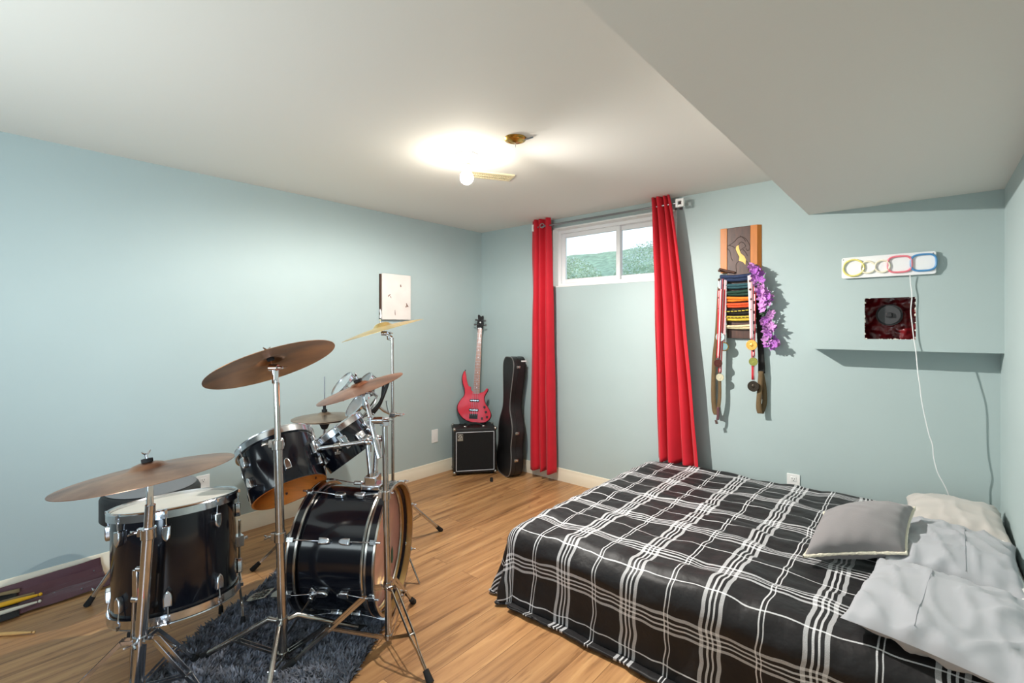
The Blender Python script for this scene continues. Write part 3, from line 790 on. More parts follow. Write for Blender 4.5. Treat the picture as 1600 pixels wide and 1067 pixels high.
# belts looped round the pegs, each lying across the plaque
def belt(py, h, col, label, dx0=0, dx1=0, sag=0.006, dashes=None, y=-0.045, twist=0.0):
    p0, p1 = rb(1124 + dx0, py, -0.05), rb(1181 + dx1, py, -0.05)
    z = (p0.z + p1.z) / 2; x0, x1 = p0.x, p1.x; n = 40
    t = thing('martial_arts_belt', label, 'belt', ((x0 + x1) / 2, y, z), 'rolled belts on the rack')
    mm = mat('belt_cloth_' + str(py).replace('.', '_'), col, 0.8, var=0.12, vscale=60, bump=0.3, bscale=300)
    for r_ in range(2):
        mb = MB()
        def fn(u, v):
            x = x0 + (x1 - x0) * u
            cur = 1 - (2 * u - 1) ** 2
            zz = z - sag * cur + (v - 0.5) * h * (0.55 if r_ else 0.6) + (h * 0.24 if r_ else -h * 0.2) + twist * (u - 0.5) * (1 if r_ else -0.6)
            endc = 1 - min(1, min(u, 1 - u) / 0.08)
            yy = y - (0.008 if r_ else 0.0) + 0.030 * endc ** 2 - 0.010 * sin(pi * v) - 0.004 * nz(u * 6, v * 2, 2, py)
            return V((x, yy, zz))
        mb.grid(fn, n, 6); mb.build('band' if r_ else 'lower_turn', mm, t, ang=180, solid=0.004)
    if dashes:
        mb = MB()
        for q in range(7):
            u = 0.14 + 0.11 * q
            x = x0 + (x1 - x0) * u; zz = z - sag * (1 - (2 * u - 1) ** 2) + h * 0.24 + twist * (u - 0.5)
            mb.box((x, y - 0.0225, zz), (0.017, 0.004, h * 0.16))
        mb.build('stitched_marks', mat('belt_marks_' + str(py).replace('.', '_'), dashes, 0.8), t)
    return t
belt(432.5, 0.044, (34, 50, 84), 'navy blue belt looped at the top of the peg rack', 0, 0, 0.010, y=-0.05)
belt(446, 0.034, (44, 84, 92), 'dark teal belt just under the navy one', 1, -1)
belt(457, 0.036, (26, 62, 48), 'dark green belt below the teal one', 1, -1, twist=0.012)
belt(466.5, 0.032, (238, 130, 36), 'orange belt just under the dark green one', 0, -2, twist=-0.014)
belt(476, 0.032, (226, 84, 40), 'red orange belt in the middle of the rack', 2, -2)
belt(486.5, 0.032, (28, 26, 22), 'black belt with yellow marks on the rack', 3, -2, dashes=(214, 190, 60), twist=0.012)
belt(496.5, 0.032, (222, 190, 66), 'yellow belt with black marks on the rack', 3, -2, dashes=(30, 28, 24))
belt(510, 0.026, (224, 208, 168), 'cream white belt lowest of the colours on the rack', 4, -2, twist=0.01)
# long belts hanging down both sides
def strip(pts, w, th, axis=(1, 0, 0)):
    """flat band along pts, its width along axis"""
    pts = smooth(pts, 4); mb = MB(); ax = V(axis); n = len(pts)
    ws = [w] * n if not isinstance(w, (list, tuple)) else [w[0] + (w[1] - w[0]) * i / (n - 1) for i in range(n)]
    mb.grid(lambda u, v: pts[min(n - 1, int(round(u * (n - 1))))] + ax * (v - 0.5) * ws[min(n - 1, int(round(u * (n - 1))))], n - 1, 2)
    return mb
M['olive'] = mat('olive_brown_webbing', (104, 84, 56), 0.85, var=0.15, vscale=40, bump=0.3, bscale=300)
M['blackweb'] = mat('black_webbing', (26, 26, 25), 0.8, bump=0.3, bscale=300)
t = thing('hanging_belt', 'olive brown belt with a metal buckle hanging left under the rack', 'belt', rb(1120, 590, -0.05))
strip([rb(1124, 448, -0.035), rb(1120, 520, -0.035), rb(1116, 560, -0.035), rb(1114.5, 610, -0.035), rb(1116, 638, -0.04), rb(1119, 648, -0.055)], (0.024, 0.036), 0.003).build('back_strap', M['olive'], t, ang=180, solid=0.003)
strip([rb(1128, 448, -0.055), rb(1126, 520, -0.06), rb(1124.5, 580, -0.065), rb(1124.5, 620, -0.065), rb(1121, 644, -0.06), rb(1119, 648, -0.055)], (0.02, 0.034), 0.003, (0.9, -0.4, 0)).build('front_strap', M['olive'], t, ang=180, solid=0.003)
strip([rb(1122, 636, -0.07), rb(1122, 648, -0.07), rb(1121, 656, -0.07)], 0.018, 0.003).build('tail', mat('maroon_webbing', (96, 60, 66), 0.8), t, solid=0.003)
MB().box(rb(1119.5, 659, -0.07), (0.020, 0.006, 0.03), Matrix.Rotation(radians(-14), 3, 'Y')).build('buckle', M['chrome'], t, bevel=0.002)
t = thing('hanging_belt', 'black and olive brown belt hanging right under the rack', 'belt', rb(1190, 590, -0.05))
strip([rb(1184, 455, -0.03), rb(1186, 500, -0.03), rb(1189.5, 560, -0.035), rb(1190, 583, -0.035)], (0.03, 0.045), 0.003).build('upper_strap', M['blackweb'], t, ang=180, solid=0.003)
strip([rb(1189, 580, -0.05), rb(1187, 610, -0.055), rb(1185.5, 635, -0.06), rb(1188, 646, -0.055)], (0.03, 0.036), 0.003).build('loop_front', M['olive'], t, ang=180, solid=0.003)
strip([rb(1190, 580, -0.035), rb(1194, 605, -0.03), rb(1194.5, 630, -0.035), rb(1189, 646, -0.05)], (0.026, 0.036), 0.003, (0.8, 0.6, 0)).build('loop_back', M['olive'], t, ang=180, solid=0.003)
# medals on ribbons
def ribbon_mat(name, c0, c1, c2=None, freq=120, dots=False):
    m = bpy.data.materials.new(name); m.use_nodes = True; nt = m.node_tree; N, L = nt.nodes, nt.links; b = N['Principled BSDF']
    tc = N.new('ShaderNodeTexCoord'); sp = N.new('ShaderNodeSeparateXYZ'); L.new(tc.outputs['UV'], sp.inputs[0])
    r = N.new('ShaderNodeValToRGB'); r.color_ramp.interpolation = 'CONSTANT'; L.new(sp.outputs['Y'], r.inputs[0])
    r.color_ramp.elements[0].color = (*lin(c0), 1); r.color_ramp.elements[1].position = 0.33; r.color_ramp.elements[1].color = (*lin(c1), 1)
    e = r.color_ramp.elements.new(0.67); e.color = (*lin(c2 or c0), 1)
    out = r.outputs[0]
    if dots:
        mu = N.new('ShaderNodeMath'); mu.operation = 'MULTIPLY'; L.new(sp.outputs['X'], mu.inputs[0]); mu.inputs[1].default_value = 70
        si = N.new('ShaderNodeMath'); si.operation = 'SINE'; L.new(mu.outputs[0], si.inputs[0])
        gt = N.new('ShaderNodeMath'); gt.operation = 'GREATER_THAN'; L.new(si.outputs[0], gt.inputs[0]); gt.inputs[1].default_value = 0.55
        dv = N.new('ShaderNodeMath'); dv.operation = 'SUBTRACT'; L.new(sp.outputs['Y'], dv.inputs[0]); dv.inputs[1].default_value = 0.5
        ab = N.new('ShaderNodeMath'); ab.operation = 'ABSOLUTE'; L.new(dv.outputs[0], ab.inputs[0])
        lt = N.new('ShaderNodeMath'); lt.operation = 'LESS_THAN'; L.new(ab.outputs[0], lt.inputs[0]); lt.inputs[1].default_value = 0.22
        an = N.new('ShaderNodeMath'); an.operation = 'MULTIPLY'; L.new(gt.outputs[0], an.inputs[0]); L.new(lt.outputs[0], an.inputs[1])
        mx = N.new('ShaderNodeMix'); mx.data_type = 'RGBA'; L.new(an.outputs[0], mx.inputs[0]); L.new(out, mx.inputs[6]); mx.inputs[7].default_value = (*lin((40, 26, 44)), 1); out = mx.outputs[2]
    L.new(out, b.inputs['Base Color']); b.inputs['Roughness'].default_value = 0.6
    return m
def medal(label, top, bot, r_, mcol, rcol, y=-0.085, rough=0.3, w=0.02, wreath=False):
    p0, p1 = rb(*top, y + 0.012), rb(*bot, y); r = r_ * 1.18
    t = thing('medal', label, 'medal', p1, 'medals hanging on the rack')
    pts = [p0 + V((0, 0.02, 0.006)), p0, p0.lerp(p1, 0.3), p0.lerp(p1, 0.65), p1 + UP * (r + 0.008)]
    for s_ in (-1, 1):
        q = [p + V((s_ * w * 0.35 * (1 - i / 4) * 1.3, -0.003 * s_, 0)) for i, p in enumerate(pts)]
        sp_ = smooth(q, 4); n = len(sp_); mb = MB()
        mb.grid(lambda u, v: sp_[min(n - 1, int(round(u * (n - 1))))] + V((1, 0.15 * s_, 0)) * (v - 0.5) * w, n - 1, 2, lambda u, v: (u * 1.0, v))
        mb.build('ribbon', rcol, t, ang=180, solid=0.0015)
    MB().ring(p1 + UP * (r + 0.005), (0, 1, 0), 0.006, 0.0014, 16, 6).build('ring', M['steel'], t)
    mm = mat(label.split()[0] + '_medal_metal', mcol, rough, 0.75, var=0.15, vscale=60)
    d = MB().lathe([(0, -0.003), (r * 0.78, -0.003), (r * 0.82, -0.0045), (r * 0.97, -0.0045), (r, -0.002), (r, 0.002), (0, 0.002)], p1, (0, 1, 0), 32).build('disc', mm, t, ang=30)
    mb = MB()
    if wreath:
        for k in range(26):
            a = 2 * pi * k / 26; mb.ball(p1 + V((cos(a) * r * 1.05, 0, sin(a) * r * 1.05)), 0.0055, 4)
        mb.build('laurel_wreath', M['brass'], d)
    else:
        mb.lathe([(0, -0.001), (r * 0.3, -0.001), (r * 0.34, 0), (r * 0.34, 0.001)], p1 + V((0, -0.004, 0)), (0, 1, 0), 20)
        for k in range(10):
            a = 2 * pi * k / 10; mb.ball(p1 + V((cos(a) * r * 0.58, -0.0035, sin(a) * r * 0.58)), r * 0.07, 4)
        mb.build('relief', mm, d)
    return t
rw1 = ribbon_mat('red_white_ribbon', (200, 30, 44), (236, 230, 228)); rw2 = ribbon_mat('white_navy_ribbon', (236, 232, 230), (40, 48, 80), (226, 120, 130))
rw3 = ribbon_mat('pink_dotted_ribbon', (216, 60, 70), (238, 214, 216), None, 120, True); rw4 = ribbon_mat('white_pink_ribbon', (240, 226, 226), (232, 150, 160))
rw5 = ribbon_mat('crimson_ribbon', (196, 24, 40), (170, 20, 36), (220, 190, 190))
medal('silver round medal hanging highest on the left of the rack', (1126, 438), (1125.5, 526.5), 0.026, (196, 206, 204), rw2)
medal('bluish medal with gold laurel wreath on the left of the rack', (1132, 438), (1131.5, 541.5), 0.022, (128, 158, 160), rw4, -0.072, wreath=True)
medal('copper dark red medal on the left above the pale one', (1125, 455), (1122, 567.5), 0.024, (96, 52, 46), rw1, -0.095)
medal('pale cream medal hanging lowest on the left of the rack', (1129, 455), (1125, 589.5), 0.0225, (214, 206, 178), rw1, -0.08, 0.45)
medal('gold round medal hanging highest on the right of the rack', (1172, 432), (1174.5, 539), 0.030, (226, 172, 84), rw4, -0.085, 0.35)
medal('greenish gold medal in the middle right of the rack', (1178, 440), (1177, 565), 0.024, (142, 140, 70), rw3, -0.078)
medal('dark bronze medal hanging lowest on the right of the rack', (1176, 445), (1177, 603.5), 0.031, (66, 58, 50), rw5, -0.07, 0.4)
# purple flower garland
lei = thing('flower_garland', 'purple artificial flower garland hanging on the right of the rack', 'flower garland', rb(1192, 470, -0.07))
M['petal'] = mat('purple_petal', (206, 142, 208), 0.7, sheen=0.3, var=0.22, vscale=30)
M['petal2'] = mat('deep_purple_petal', (176, 100, 192), 0.7, sheen=0.3, var=0.22, vscale=30)
M['leafg'] = mat('dark_green_leaf', (40, 66, 44), 0.6)
rd = random.Random(12)
path = smooth([rb(1176, 416, -0.075), rb(1182, 428, -0.08), rb(1187, 443, -0.08), rb(1192, 456, -0.075), rb(1194, 470, -0.07), rb(1196, 485, -0.07), rb(1200, 500, -0.07), rb(1203, 515, -0.07), rb(1205, 530, -0.07), rb(1207, 541, -0.065)], 4)
for i, c0 in enumerate(path):
    for j in range(2 if i % 2 else 1):
        if i in (9, 21): continue
        c = c0 + V((rd.uniform(-0.03, 0.03), rd.uniform(-0.02, 0.016), rd.uniform(-0.012, 0.012)))
        nrm = V((rd.uniform(-0.7, 0.7), -1, rd.uniform(-0.6, 0.6))).normalized()
        a, b_, ax = basis(nrm); mb = MB()
        L = rd.uniform(0.026, 0.036)
        for k in range(6):
            th = 2 * pi * k / 6 + rd.uniform(-0.25, 0.25)
            d = a * cos(th) + b_ * sin(th); s_ = a * -sin(th) + b_ * cos(th)
            wd = L * rd.uniform(0.3, 0.4); lift = rd.uniform(0.2, 0.7)
            def pf(u, v):
                q = u; ww = wd * sin(pi * min(1, 0.12 + q * 0.85)) ** 0.7
                return c + d * L * q + s_ * (v - 0.5) * 2 * ww + ax * (L * lift * q * q - 0.25 * ww * (2 * v - 1) ** 2 + 0.003 * sin(v * 9 + k))
            mb.grid(pf, 5, 4)
        mb.build('blossom', M['petal'] if rd.random() < 0.6 else M['petal2'], lei, ang=180)
for i in (2, 9, 15, 21, 27, 33):
    c = path[min(i, len(path) - 1)]; mb = MB()
    for k in range(5):
        d = V((rd.uniform(-1, 1), rd.uniform(-0.5, 0.3), rd.uniform(-0.6, 0.6))).normalized(); s_ = d.cross(V((0, 1, 0.2))).normalized()
        mb.add([c, c + d * 0.02 + s_ * 0.009, c + d * 0.042, c + d * 0.02 - s_ * 0.009], [(0, 1, 2, 3)])
    mb.build('leaf', M['leafg'], lei, solid=0.001)

# ------------------------------------------------------------------ bass amplifier in the corner
A0, A1 = on_z(709, 744.5, 0), on_z(775.5, 740.5, 0)
au = (A1 - A0); AWd = au.length; au.normalize(); an = V((au.y, -au.x, 0)); AH, AD = 0.447, 0.235
amp = thing('bass_amplifier', 'black box bass amplifier with piped grille standing in the room corner', 'amplifier', (A0 + A1) / 2 - an * AD / 2)
Ra = Matrix((au, an, UP)).transposed()
ac = (A0 + A1) / 2 - an * AD / 2
MB().box(ac + UP * (0.02 + (AH - 0.02) / 2) - an * 0.0, (AWd, AD, AH - 0.02), Ra).build('cabinet', M['tolex'], amp, bevel=0.012)
fc = (A0 + A1) / 2
MB().box(fc + an * 0.001 + UP * (AH / 2 + 0.004), (AWd - 0.05, 0.008, AH - 0.088), Ra).build('grille', mat('black_grille_cloth', (20, 19, 19), 0.9, bump=0.6, bscale=700), amp)
mb = MB(); gx, g0, g1 = AWd / 2 - 0.024, 0.048, AH - 0.036
for (xa, za, xb, zb) in ((-gx, g0, gx, g0), (gx, g0, gx, g1), (gx, g1, -gx, g1), (-gx, g1, -gx, g0)):
    mb.rod(fc + an * 0.005 + au * xa + UP * za, fc + an * 0.005 + au * xb + UP * zb, 0.0036, 8)
mb.build('piping', mat('silver_piping', (196, 198, 202), 0.4), amp)
bc = fc + an * 0.007 + au * (-gx + 0.036) + UP * (g1 - 0.046)
bdg = MB().box(bc, (0.05, 0.003, 0.064), Ra).build('badge', mat('aged_silver_badge', (178, 172, 158), 0.4, 0.2), amp, bevel=0.001)
mb = MB()
mb.box(bc + an * 0.002 + UP * 0.008, (0.045, 0.0012, 0.042), Ra); mb.build('badge_ground', M['black'], bdg)
mb = MB()
for R_, a0_, a1_ in ((0.0155, 20, 330), (0.0085, -120, 200)):
    mb.tube([bc + an * 0.003 + UP * 0.008 + au * (R_ * cos(radians(a0_ + (a1_ - a0_) * k / 24))) + UP * (R_ * sin(radians(a0_ + (a1_ - a0_) * k / 24))) for k in range(25)], 0.0022, 6)
mb.tube([bc + an * 0.003 + au * 0.0155 + UP * 0.014, bc + an * 0.003 + au * 0.017 + UP * 0.0, bc + an * 0.003 + au * 0.021 - UP * 0.011], 0.0022, 6)
mb.build('badge_swirl', mat('badge_silver', (206, 202, 190), 0.35), bdg)
fcu = bpy.data.curves.new('badge_text', 'FONT'); fcu.body = 'Ampeg'; fcu.size = 0.014; fcu.align_x = 'CENTER'; fcu.extrude = 0.0004
ft0 = bpy.data.objects.new('tmp', fcu); COL.objects.link(ft0); fcu.materials.append(M['black'])
bpy.context.view_layer.update()
fme = bpy.data.meshes.new_from_object(ft0.evaluated_get(bpy.context.evaluated_depsgraph_get())); bpy.data.objects.remove(ft0)
fo = bpy.data.objects.new('badge_lettering', fme); COL.objects.link(fo); fo.parent = bdg
fo.matrix_local = Matrix.Translation(bc + an * 0.0022 - UP * 0.0265 - V(amp['_o'])) @ Matrix((au, UP, an)).transposed().to_4x4()
for sx in (-1, 1):
    for (zz, up_) in ((0.02, 1), (AH, -1)):
        for yy in (0, -1):
            c = fc + au * sx * (AWd / 2 - 0.008) + UP * (zz + up_ * 0.008) + an * (-0.008 if yy == 0 else -AD + 0.008)
            MB().ball(c, 0.0165, 8, (1, 1, 1)).build('metal_corner', M['chrome_old'], amp)
hp = [ac + an * 0.05 + au * q * 0.085 + UP * (AH + hz) for q, hz in ((-1, 0.002), (-0.7, 0.02), (0, 0.034), (0.7, 0.02), (1, 0.002))]
MB().tube(smooth(hp, 5), [0.011] * 21, 8).build('handle', M['rubber'], amp)
for sx in (-1, 1):
    MB().box(ac + an * 0.05 + au * sx * 0.088 + UP * (AH + 0.004), (0.03, 0.028, 0.012), Ra).build('handle_cap', M['chrome_old'], amp, bevel=0.003)
    for q in (-1, 1): MB().lathe([(0.0, 0), (0.013, 0), (0.015, 0.021), (0.0, 0.021)], ac + au * sx * (AWd / 2 - 0.04) + an * q * (AD / 2 - 0.04), UP, 16).build('foot', M['rubber'], amp)
mb = MB(); 
for k in range(6): mb.lathe([(0.0, 0), (0.008, 0), (0.007, 0.012), (0, 0.013)], ac - an * (AD / 2 - 0.05) + au * (-0.13 + 0.05 * k) + UP * (AH - 0.0005), UP, 12)
mb.build('control_knobs', M['black'], amp)
ft_ = on_z(768, 752, 0)
tag(MB().lathe([(0, 0), (0.016, 0), (0.0135, 0.03), (0.012, 0.033), (0, 0.033)], ft_, UP, 20).build('loose_rubber_foot', M['rubber'], loc=ft_, ang=30), 'small loose black rubber foot on the floor before the amplifier', 'rubber foot')

# ------------------------------------------------------------------ red bass guitar standing on the amplifier
gO = deep(742.0, 665.5, 4.72); gO.z = AH + 0.018
gT = deep(751.2, 492, 4.925)
gv = (gT - gO).normalized(); gw = -(FWD - gv * FWD.dot(gv)).normalized(); gu = gv.cross(gw).normalized()
if gu.dot(RGT) < 0: gu = -gu
gtr = thing('bass_guitar', 'red four string bass guitar standing on the amplifier against the corner', 'bass guitar', gO)
GS = (gT - gO).length / 930 
def gp(x, y): return ((x - 296) * GS - (990 - y) * GS * 0.0415, (990 - y) * GS)   # outline units of the body drawing, neck axis upright
def g2(a, b, t=0.0): return gO + gu * a + gv * b + gw * t
body = [(205, 558), (191, 585), (184, 625), (192, 672), (206, 715), (204, 765), (172, 810), (150, 852), (150, 892), (175, 937), (215, 970), (268, 988), (330, 992), (385, 984), (420, 955), (430, 915), (412, 872), (386, 832), (372, 790), (382, 755), (402, 720), (401, 703), (390, 704), (374, 725), (350, 738), (325, 740), (268, 728), (258, 695), (238, 686), (224, 645), (214, 590)]
ol = []
bs = [V((*gp(*q), 0)) for q in body]
nb = len(bs)
for i in range(nb):
    p0, p1, p2, p3 = bs[i - 1], bs[i], bs[(i + 1) % nb], bs[(i + 2) % nb]
    for j in range(4):
        t_ = j / 4
        q = 0.5 * ((2 * p1) + (p2 - p0) * t_ + (2 * p0 - 5 * p1 + 4 * p2 - p3) * t_ * t_ + (3 * p1 - p0 - 3 * p2 + p3) * t_ ** 3)
        ol.append((q.x, q.y))
MB().prism(ol, gO - gw * 0.018, gu, gv, gw, 0.036).build('body', mat('trans_red_lacquer', (206, 40, 60), 0.5, coat=0.12, spec=0.3, var=0.16, vscale=9), gtr, bevel=0.007, seg=3)
MB().prism([(p[0] * 1.035 + (-0.0015 if p[0] < 0 else 0.0015), p[1] * 1.008 - 0.005) for p in ol], gO - gw * 0.019, gu, gv, gw, 0.030).build('dark_edge', mat('dark_burst_edge', (40, 8, 14), 0.5, spec=0.3), gtr, bevel=0.006)
n0, n1 = gp(322, 186)[1], gp(297, 748)[1]
xn = lambda v_: 0.0
mb = MB(); w0, w1 = 0.021, 0.031
mb.prism([(-w0, n0), (w0, n0), (w1, n1), (-w1, n1)], gO + gw * 0.006, gu, gv, gw, 0.016); mb.build('neck', mat('maple_neck', (190, 130, 80), 0.4), gtr, bevel=0.004)
mb = MB(); mb.prism([(-w0, n0), (w0, n0), (w1, n1), (-w1, n1)], gO + gw * 0.022, gu, gv, gw, 0.004); fb = mb.build('fretboard', mat('rosewood', (146, 96, 72), 0.45, var=0.2, vscale=40), gtr)
mb = MB(); mi = MB()
for k in range(23):
    f = 1 - 2 ** (-k / 12); yv = n0 - (n0 - n1) * f / (1 - 2 ** (-22 / 12)); ww = w0 + (w1 - w0) * (n0 - yv) / (n0 - n1)
    mb.box(g2(0, yv, 0.0268), (ww * 2, 0.0022, 0.0016), Matrix((gu, gv, gw)).transposed())
    if k in (3, 5, 7, 9, 12, 15, 17, 19): mi.lathe([(0, 0.001), (0.004, 0.001), (0.004, 0)], g2(0, yv + 0.008, 0.026), gw, 12)
mb.build('frets', M['steel'], fb); mi.build('position_dots', M['white'], fb)
hd = [(303, 192), (296, 160), (300, 120), (305, 95), (302, 70), (308, 58), (320, 66), (330, 78), (340, 70), (350, 68), (354, 85), (352, 120), (356, 150), (350, 192)]
HO = gp(324, 186)
hdl = [((q[0] - 326) * GS * 1.02, (990 - q[1]) * GS) for q in hd]
MB().prism(hdl, gO - gw * 0.0, gu, gv, gw, 0.014).build('headstock', mat('black_satin_headstock', (18, 18, 20), 0.6, spec=0.2), gtr, bevel=0.002)
MB().lathe([(0, 0), (0.010, 0), (0.009, 0.002), (0, 0.002)], g2(0.0, (990 - 130) * GS, 0.014), gw, 4).build('head_emblem', M['white'], gtr)
for (x, y, s_) in ((288, 108, -1), (280, 150, -1), (366, 112, 1), (372, 152, 1)):
    b0 = ((x - 326) * GS, (990 - y) * GS)
    mb = MB(); R3 = Matrix((gu, gv, gw)).transposed()
    mb.box(g2(b0[0], b0[1], 0.004), (0.022, 0.018, 0.008), R3); mb.rod(g2(b0[0] * 0.4, b0[1], 0.006), g2(b0[0], b0[1], 0.006), 0.004, 8)
    mb.rod(g2(b0[0] * 0.42, b0[1], 0.01), g2(b0[0] * 0.42, b0[1], 0.026), 0.006, 10); mb.build('tuning_peg', M['black'], gtr, bevel=0.002)
R3 = Matrix((gu, gv, gw)).transposed()
for (x, y) in ((292, 808), (286, 888)):
    q = gp(x, y); f = MB().box(g2(q[0], q[1], 0.021), (0.094, 0.026, 0.01), R3).build('pickup', M['black'], gtr, bevel=0.003)
    mb = MB()
    for k in range(8): mb.lathe([(0.0035, 0), (0.0035, 0.0015), (0, 0.0015)], g2(q[0] - 0.035 + 0.01 * k, q[1], 0.026), gw, 10)
    mb.build('pole_pieces', M['chrome'], f)
q = gp(284, 940); br = MB().box(g2(q[0], q[1], 0.0205), (0.082, 0.048, 0.006), R3).build('bridge', M['black'], gtr, bevel=0.002)
for k in range(4): MB().box(g2(q[0] - 0.028 + 0.0187 * k, q[1] - 0.002, 0.027), (0.014, 0.03, 0.009), R3).build('saddle', M['black'], br, bevel=0.002)
mb = MB()
for k in range(4): mb.tube([g2((-0.014 + 0.0093 * k), n0 + 0.01, 0.028), g2(q[0] - 0.028 + 0.0187 * k, q[1] + 0.01, 0.0325)], 0.0012, 5)
mb.build('strings', M['steel'], gtr)
for (x, y) in ((376, 860), (388, 900), (398, 940), (356, 955)):
    q = gp(x, y); MB().lathe([(0.011, 0), (0.0105, 0.013), (0.008, 0.0155), (0, 0.0155)], g2(q[0], q[1], 0.018), gw, 18).build('knob', M['black'], gtr)
q = gp(207, 560); MB().lathe([(0.004, -0.002), (0.004, 0.008), (0.008, 0.012), (0.0, 0.014)], g2(q[0], q[1], 0.0), gv, 12).build('strap_button', M['black'], gtr)

# ------------------------------------------------------------------ guitar case standing by the corner
cn = V((-0.42, -0.91, 0)).normalized(); cuu = V((-cn.y, cn.x, 0))
cb = on_z(800, 741, 0); cO = V((0.505, -0.225, 0.0))
case = thing('guitar_case', 'black hard guitar case standing upright between amplifier and red curtain', 'guitar case', cO)
half = [(0.0, 1.12), (0.06, 1.118), (0.10, 1.095), (0.122, 1.05), (0.118, 0.97), (0.10, 0.86), (0.085, 0.76), (0.08, 0.68), (0.09, 0.615), (0.125, 0.55), (0.155, 0.48), (0.163, 0.41), (0.152, 0.34), (0.15, 0.28), (0.168, 0.2), (0.17, 0.12), (0.155, 0.055), (0.115, 0.015), (0.06, 0.002), (0.0, 0.0)]
hs = smooth([V((a, b_, 0)) for a, b_ in half], 3)
outl = [(p.x, p.y) for p in hs] + [(-p.x, p.y) for p in hs[-2:0:-1]]
lean = V((0, 0.0, 1.0)) - cn * 0.055; lean.normalize()
CT_ = 0.13
MB().prism(outl, cO, cuu, lean, -cn, CT_).build('shell', mat('scuffed_black_vinyl', (30, 29, 30), 0.38, var=0.8, vscale=6, bump=0.25, bscale=120), case, bevel=0.012, seg=3)
for dpt in (0.004, 0.055, CT_ - 0.004):
    pts = [cO + cuu * a * 1.003 + lean * b_ - cn * dpt for a, b_ in outl]
    MB().tube(pts + pts[:1], 0.0045 if dpt < 0.05 else 0.003, 6, False).build('edge_welt', mat('grey_welt', (112, 110, 108), 0.5) if dpt == 0.004 else M['black'], case)
for (a, b_) in ((0.115, 1.03), (0.166, 0.42), (0.169, 0.17)):
    p = cO + cuu * a + lean * b_ - cn * 0.055
    mb = MB(); Rl = Matrix((cuu, -cn, lean)).transposed()
    mb.box(p + cuu * 0.004, (0.008, 0.042, 0.026), Rl); mb.box(p + cuu * 0.01 - cn * 0.006, (0.007, 0.018, 0.016), Rl)
    mb.build('latch', M['chrome_old'], case, bevel=0.003)
p = cO + cuu * 0.112 + lean * 1.085 - cn * 0.11
MB().box(p, (0.012, 0.05, 0.012), Matrix((cuu, -cn, lean)).transposed()).build('white_tag', M['white'], case)

# ------------------------------------------------------------------ shag rug under the drums
RUG = [V((0.70, -2.30, 0)), V((0.92, -2.655, 0)), V((1.03, -2.84, 0)), V((1.16, -3.0, 0)), V((1.52, -3.45, 0)), V((2.13, -3.02, 0)), V((1.84, -2.60, 0)), V((1.738, -2.45, 0)), V((1.50, -2.13, 0))]
M['rug'] = mat('charcoal_shag', (108, 111, 120), 0.95, var=0.85, vscale=30)
rug = thing('shag_rug', 'charcoal grey shag rug under the drum kit', 'rug', (1.4, -2.7, 0))
MB().prism([(p.x, p.y) for p in RUG], (0, 0, 0.001), (1, 0, 0), (0, 1, 0), (0, 0, 1), 0.007).build('rug_backing', mat('dark_rug_backing', (44, 45, 50), 0.95), rug)
def inside(x, y):
    c = False; n = len(RUG)
    for i in range(n):
        a, b_ = RUG[i], RUG[(i + 1) % n]
        if (a.y > y) != (b_.y > y) and x < (b_.x - a.x) * (y - a.y) / (b_.y - a.y) + a.x: c = not c
    return c
rd = random.Random(4); mb = MB(); cnt = 0
vs, fs = [], []
while cnt < 36000:
    x, y = rd.uniform(0.66, 2.2), rd.uniform(-3.5, -2.05)
    if not inside(x, y): continue
    cnt += 1
    ang = 2.2 + 4.2 * noise.noise(V((x * 5, y * 5, 3))) + rd.uniform(-1.5, 1.5)
    h = rd.uniform(0.012, 0.034) * (1 + 0.7 * noise.noise(V((x * 22, y * 22, 9)))); l = rd.uniform(0.012, 0.036); w = rd.uniform(0.0024, 0.0048)
    d = V((cos(ang), sin(ang), 0)); s_ = V((-d.y, d.x, 0)) * w
    p = V((x, y, 0.006)); q = p + d * l * 0.4 + UP * h * 0.75; e = p + d * l + UP * h
    k = len(vs); vs += [p - s_, p + s_, q + s_, q - s_, e]
    fs += [(k, k + 1, k + 2, k + 3), (k + 3, k + 2, k + 4)]
mb.v, mb.f = vs, fs
pile = mb.build('pile', M['rug'], rug, ang=180); pile['kind'] = 'stuff'

